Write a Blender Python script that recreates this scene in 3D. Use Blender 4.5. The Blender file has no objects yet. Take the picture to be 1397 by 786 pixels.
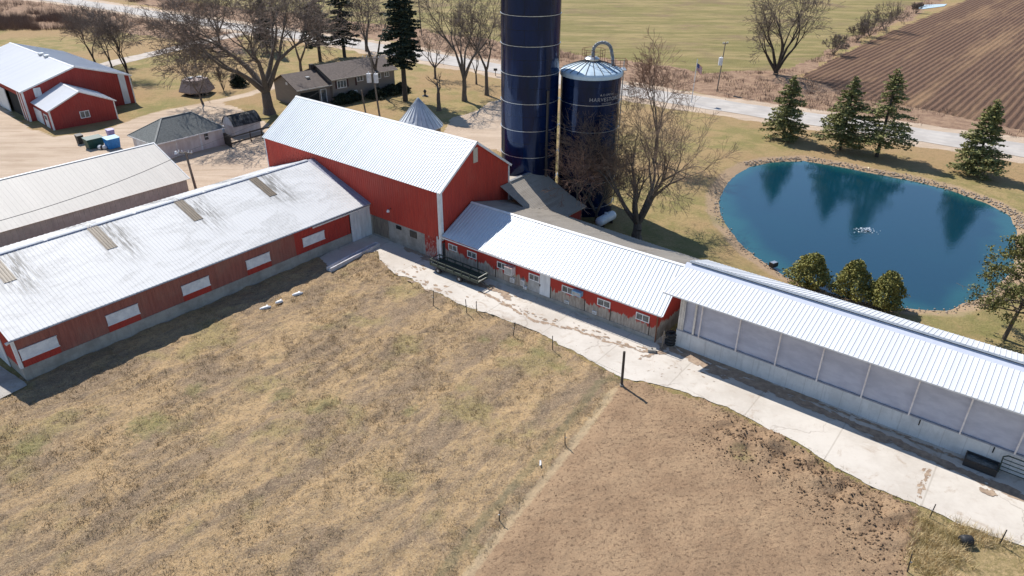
import bpy, math, random
import numpy as np
from mathutils import Vector, Matrix
sc = bpy.context.scene
rad = math.radians
# ------------------------------------------------------------------ camera, sky, sun, exposure
F_PX, PITCH, ROLL, CAM_H = 964.449, rad(28.776), rad(0.26), 30.0
cam_d = bpy.data.cameras.new('camera'); cam = bpy.data.objects.new('camera', cam_d)
sc.collection.objects.link(cam); sc.camera = cam
cam_d.sensor_width = 36; cam_d.lens = F_PX / 1397 * 36; cam_d.clip_end = 6000; cam_d.clip_start = 0.5
cam.matrix_world = Matrix.Translation((0, 0, CAM_H)) @ Matrix.Rotation(math.pi/2 - PITCH, 4, 'X') @ Matrix.Rotation(ROLL, 4, 'Z')
SUN_EL, SUN_AZ = rad(48.5), rad(-36.0)          # azimuth measured from +Y towards +X
world = bpy.data.worlds.new('World'); sc.world = world; world.use_nodes = True
wn = world.node_tree; bg = wn.nodes['Background']
sky = wn.nodes.new('ShaderNodeTexSky'); sky.sky_type = 'NISHITA'; sky.sun_disc = False
sky.sun_elevation = SUN_EL; sky.sun_rotation = SUN_AZ; sky.altitude = 300; sky.air_density = 1.0; sky.dust_density = 0.0; sky.ozone_density = 2.5
wn.links.new(sky.outputs[0], bg.inputs[0]); bg.inputs[1].default_value = 0.12
sl = bpy.data.lights.new('sun', 'SUN'); sl.energy = 5.0; sl.angle = rad(0.5); sl.color = (1, .955, .89)
sun = bpy.data.objects.new('sun', sl); sc.collection.objects.link(sun)
sd = Vector((math.sin(SUN_AZ)*math.cos(SUN_EL), math.cos(SUN_AZ)*math.cos(SUN_EL), math.sin(SUN_EL)))
sun.rotation_euler = sd.to_track_quat('Z', 'Y').to_euler(); sun.location = (-60, 90, 80)
sc.view_settings.view_transform = 'Standard'; sc.view_settings.look = 'None'
sc.view_settings.exposure = 0.33; sc.view_settings.gamma = 1.0
sc.render.resolution_x = 1024; sc.render.resolution_y = 576

# ------------------------------------------------------------------ survey helpers (sight lines of the photograph -> places on the ground)
def ray(u, v):
    X, Y = u-698.5, v-393
    x = X*math.cos(ROLL)+Y*math.sin(ROLL); y = -X*math.sin(ROLL)+Y*math.cos(ROLL)
    c, s = math.cos(PITCH), math.sin(PITCH)
    dx, dy = x/F_PX, -y/F_PX
    return np.array([dx, c+dy*s, -s+dy*c])
def G(u, v, z=0.0):
    d = ray(u, v); t = (CAM_H-z)/-d[2]
    return (float(d[0]*t), float(d[1]*t), float(z))
def GP(pts, z=0.0): return [G(u, v, z)[:2] for u, v in pts]
# ------------------------------------------------------------------ object helpers
COL = sc.collection
def tag(o, label=None, cat=None, group=None, kind=None):
    if label: o['label'] = label
    if cat: o['category'] = cat
    if group: o['group'] = group
    if kind: o['kind'] = kind
    return o
def thing(name, label, cat, loc=(0, 0, 0), az=None, group=None):
    o = bpy.data.objects.new(name, None); COL.objects.link(o); o.location = loc
    o.empty_display_size = .3
    if az is not None: o.rotation_euler = (0, 0, rad(90-az))
    return tag(o, label, cat, group)
def copy_tree(o, parent=None):
    c = o.copy(); COL.objects.link(c); c.parent = parent
    for ch in [k for k in bpy.data.objects if k.parent == o]: copy_tree(ch, c)
    return c
def make_mesh(name, V, Fs, mat, parent=None, smooth=False):
    me = bpy.data.meshes.new(name)
    if isinstance(V, np.ndarray) and isinstance(Fs, np.ndarray):
        k = Fs.shape[1]
        me.vertices.add(len(V)); me.vertices.foreach_set('co', V.astype(np.float32).ravel())
        me.loops.add(Fs.size); me.loops.foreach_set('vertex_index', Fs.astype(np.int32).ravel())
        me.polygons.add(len(Fs)); me.polygons.foreach_set('loop_start', np.arange(0, Fs.size, k, dtype=np.int32))
        me.update(calc_edges=True); me.validate()
    else:
        me.from_pydata([tuple(v) for v in V], [], Fs); me.update()
    if smooth: me.shade_smooth()
    if mat: me.materials.append(mat)
    o = bpy.data.objects.new(name, me); COL.objects.link(o)
    if parent: o.parent = parent
    return o
class MB:
    def __init__(s): s.v = []; s.f = []
    def add(s, vs, fs):
        b = len(s.v); s.v += [tuple(map(float, p)) for p in vs]; s.f += [tuple(b+i for i in f) for f in fs]; return s
    def box(s, x0, x1, y0, y1, z0, z1):
        return s.add([(x0,y0,z0),(x1,y0,z0),(x1,y1,z0),(x0,y1,z0),(x0,y0,z1),(x1,y0,z1),(x1,y1,z1),(x0,y1,z1)],
            [(0,3,2,1),(4,5,6,7),(0,1,5,4),(1,2,6,5),(2,3,7,6),(3,0,4,7)])
    def slab(s, ps, t):      # quad/poly given counter-clockwise from its outer side, thickened inwards by t
        ps = [Vector(p) for p in ps]; n = (ps[1]-ps[0]).cross(ps[2]-ps[0]).normalized()
        k = len(ps); q = [p-n*t for p in ps]
        return s.add(ps+q, [tuple(range(k)), tuple(range(2*k-1, k-1, -1))]+[(i, k+i, k+(i+1) % k, (i+1) % k) for i in range(k)])
    def beam(s, a, b, w, h=None):
        a, b = Vector(a), Vector(b); h = h or w; d = (b-a).normalized()
        u = d.cross(Vector((0,0,1)));
        if u.length < .05: u = Vector((1,0,0))
        u.normalize(); w_ = u.cross(d).normalized(); u = u*w/2; w_ = w_*h/2
        return s.add([a-u-w_,a+u-w_,a+u+w_,a-u+w_,b-u-w_,b+u-w_,b+u+w_,b-u+w_],
            [(0,3,2,1),(4,5,6,7),(0,1,5,4),(1,2,6,5),(2,3,7,6),(3,0,4,7)])
    def tube(s, a, b, r0, r1=None, n=8, cap=True):
        a, b = Vector(a), Vector(b); r1 = r0 if r1 is None else r1; d = (b-a).normalized()
        u = d.cross(Vector((0,0,1)));
        if u.length < .05: u = Vector((1,0,0))
        u.normalize(); w = d.cross(u); vs = []
        for p, r in ((a, r0), (b, r1)):
            for i in range(n):
                t = 2*math.pi*i/n; vs.append(p+u*math.cos(t)*r+w*math.sin(t)*r)
        fs = [(i, (i+1) % n, n+(i+1) % n, n+i) for i in range(n)]
        if cap: fs += [tuple(range(n-1, -1, -1)), tuple(range(n, 2*n))]
        return s.add(vs, fs)
    def path(s, pts, r, n=6):
        for a, b in zip(pts, pts[1:]): s.tube(a, b, r, r, n)
        return s
    def lathe(s, prof, n=48, c=(0,0)):
        vs = []; fs = []
        for r, z in prof:
            for i in range(n):
                t = 2*math.pi*i/n; vs.append((c[0]+r*math.cos(t), c[1]+r*math.sin(t), z))
        for k in range(len(prof)-1):
            for i in range(n): fs.append((k*n+i, k*n+(i+1) % n, (k+1)*n+(i+1) % n, (k+1)*n+i))
        return s.add(vs, fs)
    def ribbed(s, p00, p10, p11, p01, pitch=.3, w=.08, h=.025, t=.04):
        p00, p10, p11, p01 = map(Vector, (p00, p10, p11, p01))
        L = max((p10-p00).length, (p11-p01).length); n = (p10-p00).cross(p01-p00).normalized()
        k = max(1, int(L/pitch)); us = []
        for i in range(k):
            c = (i+.5)/k; a = w/2/L
            us += [(c-a, 0), (c-a*.5, h), (c+a*.5, h), (c+a, 0)]
        us = [(0, 0)]+us+[(1, 0)]; vs = []
        for u, hh in us:
            vs += [p00.lerp(p10, u)+n*hh, p01.lerp(p11, u)+n*hh]
        m = len(us); fs = [(2*i, 2*i+2, 2*i+3, 2*i+1) for i in range(m-1)]
        b = len(vs)
        vs += [p00-n*t, p10-n*t, p11-n*t, p01-n*t]
        fs += [(b, b+3, b+2, b+1), (b, 0, 1, b+3), (b+1, b+2, 2*m-1, 2*m-2)]
        fs.append(tuple([b, b+1]+[2*i for i in range(m-1, -1, -1)])); fs.append(tuple([b+2, b+3]+[2*i+1 for i in range(m)]))
        return s.add(vs, fs)
    def build(s, name, mat, parent=None, smooth=False): return make_mesh(name, s.v, s.f, mat, parent, smooth)
# ------------------------------------------------------------------ materials
class NT:
    def __init__(s, name):
        s.m = bpy.data.materials.new(name); s.m.use_nodes = True; s.t = s.m.node_tree; s.n = s.t.nodes; s.b = s.n['Principled BSDF']
        s.co = s.n.new('ShaderNodeTexCoord').outputs['Object']
    def L(s, a, b): s.t.links.new(a, b)
    def _in(s, sock, v):
        if isinstance(v, (int, float)): sock.default_value = v
        elif isinstance(v, tuple): sock.default_value = v+((1,) if len(v) == 3 and sock.type == 'RGBA' else ())
        else: s.L(v, sock)
    def map(s, scale=(1,1,1), rot=(0,0,0), vec=None):
        n = s.n.new('ShaderNodeMapping'); n.inputs['Scale'].default_value = scale; n.inputs['Rotation'].default_value = rot
        s.L(vec or s.co, n.inputs[0]); return n.outputs[0]
    def noise(s, sc_, det=4, rough=.6, vec=None, dist=0):
        n = s.n.new('ShaderNodeTexNoise'); n.inputs['Scale'].default_value = sc_; n.inputs['Detail'].default_value = det
        n.inputs['Roughness'].default_value = rough; n.inputs['Distortion'].default_value = dist
        s.L(vec or s.co, n.inputs['Vector']); return n.outputs['Fac']
    def wave(s, scale, vec=None, dist=0, prof='SIN', axis='X'):
        n = s.n.new('ShaderNodeTexWave'); n.wave_type = 'BANDS'; n.bands_direction = axis; n.wave_profile = prof
        n.inputs['Scale'].default_value = scale; n.inputs['Distortion'].default_value = dist; n.inputs['Detail'].default_value = 3
        s.L(vec or s.co, n.inputs['Vector']); return n.outputs['Fac']
    def mr(s, v, a, b, c=0., d=1.):
        n = s.n.new('ShaderNodeMapRange'); n.interpolation_type = 'SMOOTHSTEP'
        for i, q in enumerate((v, a, b, c, d)): s._in(n.inputs[i], q)
        return n.outputs[0]
    def math(s, op, a, b=0., c=None):
        n = s.n.new('ShaderNodeMath'); n.operation = op; s._in(n.inputs[0], a); s._in(n.inputs[1], b)
        if c is not None: s._in(n.inputs[2], c)
        return n.outputs[0]
    def mix(s, f, a, b, mode='MIX'):
        n = s.n.new('ShaderNodeMix'); n.data_type = 'RGBA'; n.blend_type = mode
        s._in(n.inputs[0], f); s._in(n.inputs[6], a); s._in(n.inputs[7], b); return n.outputs[2]
    def attr(s, name):
        n = s.n.new('ShaderNodeAttribute'); n.attribute_name = name; return n.outputs['Fac']
    def sep(s, vec=None):
        n = s.n.new('ShaderNodeSeparateXYZ'); s.L(vec or s.co, n.inputs[0]); return n.outputs
    def bump(s, h, strength=.4, dist=.05, prev=None):
        n = s.n.new('ShaderNodeBump'); n.inputs['Strength'].default_value = strength; n.inputs['Distance'].default_value = dist
        s.L(h, n.inputs['Height'])
        if prev is not None: s.L(prev, n.inputs['Normal'])
        return n.outputs[0]
    def out(s, col, rough=.8, metal=0, spec=.5, normal=None):
        s._in(s.b.inputs['Base Color'], col); s._in(s.b.inputs['Roughness'], rough); s._in(s.b.inputs['Metallic'], metal)
        s.b.inputs['Specular IOR Level'].default_value = spec
        if normal is not None: s.L(normal, s.b.inputs['Normal'])
        return s.m
def srgb(r, g, b, k=1.0):
    f = lambda c: ((c/255+.055)/1.055)**2.4 if c/255 > .04045 else c/255/12.92
    return (f(r)*k, f(g)*k, f(b)*k)
def simple(name, c1, c2=None, sc_=1.5, rough=.7, metal=0, spec=.4, bump=0, stretch=(1,1,1), bs=20, rotz=0, thr=(.35,.65)):
    t = NT(name); c2 = c2 or tuple(x*.75 for x in c1)
    v = t.map(stretch, (0,0,rotz)); n = t.noise(sc_, 6, .65, v)
    col = t.mix(t.mr(n, *thr), c1, c2)
    nm = t.bump(t.noise(bs, 3, .6), bump, .02) if bump else None
    return t.out(col, rough, metal, spec, nm)
M = {}
def grubby_roof(name, c1, dirt, amt=(.52,.7), rough=.5, metal=.0, stretch=(2.2,.22,1), grime=.35, panel=None):
    """painted sheet metal with rain streaks running down the slope, plus broad grime"""
    t = NT(name); v = t.map(stretch)
    a = t.mr(t.noise(1.1, 5, .7, v), amt[0], amt[1]); b = t.mr(t.noise(.35, 5, .6), .45, .65)
    f = t.math('MULTIPLY', a, t.math('ADD', t.math('MULTIPLY', b, .8), .2))
    col = t.mix(f, c1, dirt)
    sx = t.math('FLOOR', t.math('MULTIPLY', t.sep()[0], 1.1)); wnn = t.n.new('ShaderNodeTexWhiteNoise'); wnn.noise_dimensions = '1D'; t.L(sx, wnn.inputs['W'])
    col = t.mix(t.math('MULTIPLY', wnn.outputs['Value'], .22), col, tuple(x*.72 for x in c1))
    fine = t.mr(t.noise(3.5, 4, .6, t.map((1, .4, 1))), .4, .7)
    col = t.mix(t.math('MULTIPLY', fine, grime), col, tuple(x*.86 for x in c1))
    return t.out(col, rough, metal, .45, t.bump(t.noise(1.3, 3, .5), .12, .05))
M['barn_roof'] = grubby_roof('barn_roof_metal', (.68,.71,.73), (.5,.52,.54), rough=.5, metal=.1)
M['white_roof'] = grubby_roof('white_roof_metal', (.64,.65,.67), (.6,.6,.6), rough=.55, amt=(.6,.8), grime=.2)
M['parlour_roof'] = grubby_roof('parlour_roof_metal', (.56,.60,.65), (.44,.46,.49), amt=(.5,.75), rough=.5, metal=.12)
M['old_roof'] = grubby_roof('weathered_roof', (.37,.33,.28), (.23,.195,.16), amt=(.4,.65), rough=.7)
M['tan_roof'] = grubby_roof('tan_roof_metal', (.60,.555,.49), (.56,.515,.455), amt=(.5,.7), rough=.6)
M['dark_edge_metal'] = simple('purplish_flashing', (.30,.31,.38), (.25,.26,.32), 2, .5)  # darker purplish sheet metal of the strip at the roof end
# dirty white roof of the long shed, with black streaks below the skylights
t = NT('streaked_white_roof'); x, y, z = t.sep()
near = t.mr(t.math('ABSOLUTE', t.math('SUBTRACT', t.math('MODULO', t.math('ADD', x, 8.37), 7.55), 3.77)), .2, 2.1, 1., 0.)
up = t.mr(y, 1.2, 5.8)
s1 = t.mr(t.noise(1.3, 5, .7, t.map((3.8, .28, 1))), .42, .60)
s2 = t.mr(t.noise(.8, 5, .7, t.map((2.6, .3, 1))), .56, .74)
blot = t.mr(t.noise(.45, 6, .7, t.map((.5, 1.3, 1)), 1.0), .44, .62)
fl = t.math('MULTIPLY', t.math('MULTIPLY', s1, near), up)
gg = t.math('MULTIPLY', t.math('MULTIPLY', blot, t.mr(t.noise(7, 4, .8), .3, .65)), .6)
col = t.mix(t.math('MULTIPLY', t.math('MULTIPLY', s2, up), .55), (.64,.63,.615), (.38,.37,.35))
col = t.mix(gg, col, (.38,.37,.35)); col = t.mix(t.math('MULTIPLY', fl, .95), col, (.15,.14,.125))
M['long_roof'] = t.out(col, .6, 0, .35, t.bump(t.noise(1.2, 3, .5), .1, .05))
M['skylight'] = simple('fiberglass_skylight', (.16,.115,.07), (.085,.06,.035), 2.5, .5, stretch=(3,.4,1))
def red_paint(name, c1, c2, sc_=1.2, rough=.55):
    t = NT(name); col = t.mix(t.mr(t.noise(sc_, 6, .65, t.map((2.5,2.5,.35))), .35, .65), c1, c2)
    col = t.mix(t.math('MULTIPLY', t.mr(t.noise(2.2, 5, .7, t.map((3,3,.15))), .52, .72), .3), col, tuple(q*.6+.03 for q in c1))
    col = t.mix(t.math('MULTIPLY', t.mr(t.noise(.4, 4, .6), .45, .7), .3), col, (c1[0]*.95, c1[1]*1.7+.01, c1[2]*1.7+.01))
    return t.out(col, rough, 0, .35, t.bump(t.noise(6, 3, .6), .1, .02))
M['red'] = red_paint('barn_red_siding', (.45,.052,.034), (.38,.045,.032))
M['red_shed'] = red_paint('shed_red_siding', (.34,.042,.034), (.29,.036,.03))
M['faded_red'] = red_paint('faded_red_siding', (.32,.115,.09), (.26,.09,.072))
M['bright_red'] = red_paint('patched_red_siding', (.42,.045,.032), (.35,.04,.03))
# peeling parlour wall: red above, bare grey boards below with a ragged line
t = NT('peeling_red_wall'); x, y, z = t.sep()
rag = t.math('ADD', t.noise(1.1, 6, .7, t.map((1.2, 1, .25))), t.math('MULTIPLY', t.noise(9, 3, .7, t.map((1, 1, .3))), .25))
lvl = t.math('MULTIPLY_ADD', rag, 2.1, .02)
f = t.mr(t.math('SUBTRACT', z, lvl), -.06, .08)
grey = t.mix(t.mr(t.noise(3, 6, .7, t.map((2, 2, .4))), .35, .65), (.44,.38,.32), (.27,.225,.19))
red = t.mix(t.noise(1.2, 3, .6), (.43,.045,.03), (.33,.036,.026))
M['peeling'] = t.out(t.mix(f, grey, red), .75, 0, .3, t.bump(t.noise(8, 4, .6), .25, .03))
t = NT('peeling_red_board_door'); x, y, z = t.sep()
f = t.mr(t.math('ADD', t.noise(5, 6, .75, t.map((1.6, 1.6, .5))), t.math('MULTIPLY', z, .06)), .47, .6)
M['peeling_door'] = t.out(t.mix(f, (.42,.33,.29), (.34,.03,.02)), .8, 0, .3)
# concrete wall with form lines and water stains
def concrete(name, c1, c2, rough=.9, streak=True, lines=None, lc=(.2,.18,.16)):
    t = NT(name); a = t.mr(t.noise(.7, 6, .7), .35, .68); b = t.mr(t.noise(1.4, 5, .7, t.map((2.5, 2.5, .3))), .5, .72)
    col = t.mix(a, c1, c2)
    if streak: col = t.mix(t.math('MULTIPLY', b, .5), col, tuple(q*.6 for q in c1))
    if lines:
        w = t.mr(t.wave(.314/1.22, axis='X'), .0, .008, 1., 0.)
        col = t.mix(t.math('MULTIPLY', w, .22), col, lc)
    return t.out(col, rough, 0, .3, t.bump(t.noise(14, 4, .7), .3, .02))
M['found'] = concrete('stained_foundation', (.40,.37,.33), (.27,.25,.22))
M['fs_wall'] = concrete('freestall_concrete_wall', (.66,.66,.66), (.54,.54,.54), lines=5)
M['barn_found'] = concrete('barn_foundation', (.36,.34,.31), (.22,.205,.185))
M['white'] = simple('white_paint', (.74,.74,.74), (.6,.6,.6), 2, .5)
M['trim'] = simple('white_trim', (.78,.78,.78), (.66,.66,.65), 2, .5)
M['whitewash'] = simple('chalky_white_wall', (.66,.61,.58), (.52,.46,.43), 1.2, .8, stretch=(1,1,.4))
M['tanwall'] = simple('tan_metal_wall', (.50,.475,.44), (.42,.40,.37), 1.5, .7)
M['panel'] = simple('white_vent_panel', (.78,.79,.80), (.6,.62,.65), 2.2, .55)
M['door_white'] = simple('white_sliding_door', (.70,.72,.74), (.55,.57,.59), 1.5, .5, stretch=(2,2,.4))
M['grey_door'] = simple('grey_board', (.45,.44,.43), (.34,.33,.31), 2, .7)
M['dark'] = simple('dark_interior', (.018,.02,.02), (.012,.012,.012), 1, .9)
M['glass'] = simple('window_glass', (.14,.16,.17), (.05,.06,.065), 2, .12, spec=.6)  # grey-blue of reflections is put into the pane colour
M['shingle'] = simple('grey_shingles', (.155,.165,.16), (.10,.108,.105), 5, .9, bump=.5, bs=9, stretch=(1,1,1))
M['brown_shingle'] = simple('brown_shingles', (.15,.12,.105), (.105,.083,.074), 3, .9, bump=.5, bs=9)
M['old_shingle'] = simple('blotchy_dark_shingles', (.13,.125,.115), (.035,.035,.035), 1.0, .9, stretch=(2,.3,1), bump=.4, bs=9, thr=(.4,.55))
M['taupe'] = simple('taupe_siding', (.235,.20,.17), (.205,.175,.15), 1.5, .8, stretch=(.3,.3,6))
M['dark_wood'] = simple('dark_timber', (.09,.075,.06), (.055,.045,.038), 3, .9, stretch=(2,2,.4))
M['wood'] = simple('weathered_wood', (.23,.19,.15), (.14,.115,.095), 3, .9, stretch=(3,3,.4))
M['pale_wood'] = simple('pale_grey_wood', (.38,.30,.27), (.27,.21,.19), 3, .9, stretch=(3,3,.4))
M['galv'] = simple('galvanised_steel', (.55,.57,.59), (.42,.44,.46), 3, .35, .7)
M['cone_roof'] = simple('galvanised_cone_roof', (.70,.73,.75), (.54,.57,.60), 1.6, .5, .0, stretch=(1,1,.4))
M['brick'] = simple('buff_tile_wall', (.30,.22,.16), (.22,.16,.12), 4, .9)
M['tank'] = simple('white_enamel_tank', (.72,.76,.80), (.62,.66,.7), 2, .3)
M['green_metal'] = simple('dark_green_steel', (.05,.072,.055), (.035,.045,.038), 3, .55)
M['black'] = simple('black_rubber', (.018,.018,.02), (.03,.03,.032), 4, .6)
M['bluebin'] = simple('blue_plastic', (.02,.20,.55), (.015,.16,.45), 3, .45)
M['lid_blue'] = simple('pale_blue_lid', (.25,.5,.7), (.2,.42,.62), 3, .45)
M['greenbin'] = simple('dark_green_bin', (.015,.075,.06), (.012,.05,.04), 3, .5)
M['purple'] = simple('lilac_plastic', (.35,.3,.55), (.3,.26,.5), 3, .5)
M['rust'] = simple('rusty_steel', (.22,.09,.045), (.14,.06,.035), 5, .8)
M['yellow_pipe'] = simple('ochre_ladder_steel', (.26,.18,.09), (.16,.11,.07), 3, .6)
M['fstrim'] = simple('curtain_strap', (.80,.74,.72), (.66,.60,.58), 3, .6)
M['iron'] = simple('dark_iron', (.04,.042,.045), (.06,.05,.045), 6, .5, .3)
# Harvestore enamel
t = NT('blue_glass_enamel'); x, y, z = t.sep()
th = t.math('ARCTAN2', y, x)
br = t.n.new('ShaderNodeTexBrick'); cmb = t.n.new('ShaderNodeCombineXYZ'); t.L(t.math('MULTIPLY', th, 3.0), cmb.inputs[0]); t.L(z, cmb.inputs[1])
t.L(cmb.outputs[0], br.inputs[0]); br.inputs['Scale'].default_value = 1; br.inputs['Brick Width'].default_value = 2.7; br.inputs['Row Height'].default_value = 1.37
br.inputs['Mortar Size'].default_value = .02; br.inputs['Color1'].default_value = (.003,.012,.058,1); br.inputs['Color2'].default_value = (.003,.013,.050,1); br.inputs['Mortar'].default_value = (.004,.006,.014,1)
col = t.mix(t.mr(t.noise(.5, 4, .6, t.map((1,1,.3))), .4, .7), br.outputs['Color'], (.003,.007,.028))
t.b.inputs['Specular Tint'].default_value = (.45,.6,1,1)
M['enamel'] = t.out(col, .10, 0, .55, t.bump(t.noise(1.6, 3, .5, t.map((1,1,.12))), .4, .10))
t = NT('galvanised_dome')
M['dome'] = t.out(t.mix(t.mr(t.noise(1.2, 4, .6), .4, .7), (.50,.62,.72), (.42,.53,.63)), .45, .0, .5)
M['curtain'] = simple('translucent_grey_curtain', (.50,.51,.59), (.40,.41,.49), .8, .45, bump=.3, bs=2, stretch=(.6,.6,1.4))
M['bark'] = simple('grey_brown_bark', (.16,.13,.105), (.09,.073,.06), 4, .9, stretch=(3,3,.6), bump=.6, bs=10)
M['twig'] = simple('grey_brown_twigs', (.19,.145,.12), (.125,.096,.08), 1, .9)
M['twig_red'] = simple('rusty_brown_twigs', (.31,.19,.13), (.22,.13,.095), 1, .9)
M['twig_warm'] = simple('warm_brown_twigs', (.22,.15,.105), (.14,.10,.075), 1, .9)
M['bark_dark'] = simple('dark_bark', (.075,.06,.05), (.05,.04,.033), 4, .9, bump=.5, bs=10)
def foliage(name, c1, c2, c3):
    t = NT(name); n = t.noise(1.1, 4, .6); n2 = t.noise(6, 2, .6)
    col = t.mix(t.mr(n, .35, .65), c1, c2); col = t.mix(t.mr(n2, .5, .72), col, c3)
    return t.out(col, .75, 0, .25)
M['spruce'] = foliage('spruce_needles', (.24,.23,.08), (.14,.16,.065), (.34,.28,.11))
M['dark_spruce'] = foliage('dark_spruce_needles', (.045,.062,.04), (.03,.045,.032), (.075,.078,.042))
M['cedar'] = foliage('cedar_leaves', (.28,.26,.07), (.17,.18,.055), (.36,.29,.10))
M['pine'] = foliage('pine_needles', (.17,.165,.05), (.11,.12,.04), (.24,.185,.07))
M['shrub'] = foliage('yew_leaves', (.022,.035,.02), (.016,.026,.015), (.045,.05,.025))
M['dry'] = foliage('dry_grass_blades', (.40,.28,.145), (.23,.17,.10), (.54,.40,.22))
M['clod'] = simple('dry_clods', (.25,.16,.09), (.10,.065,.042), 3, .95)
M['rock'] = simple('pale_rocks', (.42,.35,.28), (.24,.19,.15), 1.3, .9)
M['brushy'] = foliage('brown_brush', (.22,.145,.105), (.16,.105,.08), (.31,.22,.15))
# ------------------------------------------------------------------ noise in numpy
def vnoise(x, y, seed=0):
    xi = np.floor(x).astype(np.int64); yi = np.floor(y).astype(np.int64); xf = x-xi; yf = y-yi
    def h(a, b):
        n = (a*374761393+b*668265263+seed*1442695041) & 0x7fffffff
        n = ((n ^ (n >> 13))*1274126177) & 0x7fffffff; return ((n ^ (n >> 16)) & 0xffff)/65535.
    u = xf*xf*(3-2*xf); v = yf*yf*(3-2*yf)
    return (h(xi,yi)*(1-u)+h(xi+1,yi)*u)*(1-v)+(h(xi,yi+1)*(1-u)+h(xi+1,yi+1)*u)*v
def fbm(x, y, s, oct=4, seed=0, g=.5):
    r = 0; a = 1; tot = 0
    for o in range(oct): r = r+a*vnoise(x*s*2**o+17.3*o, y*s*2**o+9.1*o, seed+o); tot += a; a *= g
    return r/tot
def inside(x, y, poly):
    c = np.zeros(x.shape, bool); n = len(poly); j = n-1
    for i in range(n):
        xi, yi = poly[i]; xj, yj = poly[j]
        if yi != yj: c ^= ((yi > y) != (yj > y)) & (x < (xj-xi)*(y-yi)/(yj-yi)+xi)
        j = i
    return c
def seg_dist(x, y, pts):
    d = np.full(x.shape, 1e9)
    for (ax, ay), (bx, by) in zip(pts, pts[1:]):
        dx, dy = bx-ax, by-ay; t_ = np.clip(((x-ax)*dx+(y-ay)*dy)/(dx*dx+dy*dy), 0, 1)
        d = np.minimum(d, np.hypot(x-ax-t_*dx, y-ay-t_*dy))
    return d
# ------------------------------------------------------------------ ground plan
AZ = 128.4; eB = np.array([math.sin(rad(AZ)), math.cos(rad(AZ))]); eA = np.array([-eB[1], eB[0]])
YARD = GP([(436,352),(478,327),(507,312),(560,300),(620,330),(760,390),(900,455),(1000,480),(1450,660),(1560,730),(1540,800),(1397,747),(1350,732),(1310,716),(1262,694),(1215,676),(1180,660),(1140,637),(1100,611),(1060,590),(1020,571),(990,556),(958,543),(915,530),(880,522),(848,517),(825,505),(800,490),(780,478),(762,470),(740,457),(720,447),(690,437),(660,425),(640,420),(620,411),(600,402),(580,395),(562,380),(545,377),(530,366),(518,355),(516,343),(500,346),(455,371)])
SIDE = GP([(-60,495),(0,500),(33,521),(37,527),(0,545),(-60,566)])
DIRT = GP([(848,520),(880,524),(960,545),(1060,592),(1140,640),(1215,678),(1250,694),(1245,720),(1238,760),(1225,800),(1200,900),(560,900),(625,800),(690,720),(740,655),(800,580)])
TALL = GP([(1250,694),(1400,745),(1560,800),(1560,950),(1200,900),(1225,800),(1240,740)])
PASTURE = GP([(-300,600),(0,535),(37,505),(200,435),(300,392),(455,342),(520,330),(540,372),(620,411),(720,447),(800,490),(848,520),(800,580),(740,655),(690,720),(625,800),(560,900),(300,1000),(-600,1000)])
POND = [(24.9,79.1),(23.8,76.3),(23.0,72.5),(22.8,68.8),(23.0,65),(23.6,61.8),(25.2,57.6),(28.9,53.8),(32.5,52.0),(36.7,51.5),(42.2,54.6),(46.5,58.6),(49.6,62.8),(53.2,68.6),(54.8,72.2),(54.4,75.6),(52.1,80.4),(49.2,83.3),(46.2,85.4),(43.0,88.0),(38.7,90.6),(34.0,89.9),(30.6,87.9),(28.1,85.0),(26.3,81.9)]
GRAVEL = GP([(-200,185),(-60,150),(0,140),(20,160),(45,176),(72,186),(110,183),(160,172),(185,166),(215,158),(262,147),(300,140),(330,150),(365,168),(372,240),(330,262),(200,330),(0,360),(-200,420)])
GRAVEL2 = GP([(606,176),(618,160),(640,155),(668,140),(700,132),(720,140),(740,200),(740,230),(700,232),(680,205),(640,198),(610,190)])
TRACK = GP([(170,172),(215,155),(262,146),(318,134),(362,122),(385,112)])
FIELD = GP([(-400,10),(-100,-20),(190,-8),(300,8),(420,22),(560,40),(700,72),(850,95),(960,105),(1040,118),(1090,100),(1120,80),(1200,42),(1270,8),(1300,-10),(1500,-100),(400,-110),(-400,-100)])
PLOUGH = GP([(1095,104),(1130,84),(1200,50),(1290,12),(1345,-12),(1500,-60),(1900,-40),(1900,240),(1397,178),(1330,165),(1290,155),(1245,147),(1170,135)])
ROADP = [(-330,345),(-235,300),(-147.4,251),(-120,232),(-100,217),(-71.8,197),(-50,183),(-32.6,170.5),(-15.4,156.5),(-2.9,147),(14,133.5),(32.1,120.2),(50,108.2),(70.5,95),(110,69),(200,12)]
DRIVE = GP([(330,46),(300,52),(262,60),(235,68),(200,76),(160,84),(120,94),(95,105)])
BRUSH = [GP([(-300,60),(0,40),(130,36),(260,60),(330,75),(330,45),(230,28),(120,12),(60,0),(-300,-20)]), GP([(-300,-10),(140,-4),(330,32),(520,55),(700,88),(860,112),(960,128),(1040,143),(1150,158),(1250,172),(1400,190),(1700,230),(1700,200),(1397,166),(1250,145),(1095,105),(1150,68),(1240,25),(1300,-8),(1270,-8),(1190,38),(1120,75),(1075,95),(960,100),(700,60),(560,38),(300,8),(150,-12),(-300,-40)])]
def axis_(segs):
    out = []
    for a, b, st in segs: out += list(np.arange(a, b, st))
    return out
gx = axis_([(-1600,-600,200),(-600,-240,20),(-240,-100,2.4),(-100,-46,.7),(-46,46,.25),(46,100,.6),(100,240,2.4),(240,600,20),(600,1601,200)])
gy = axis_([(-200,-20,30),(-20,18,2.5),(18,64,.22),(64,150,.55),(150,300,1.6),(300,700,20),(700,3001,250)])
X, Y = np.meshgrid(np.array(gx), np.array(gy)); nx, ny = len(gx), len(gy)
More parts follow.
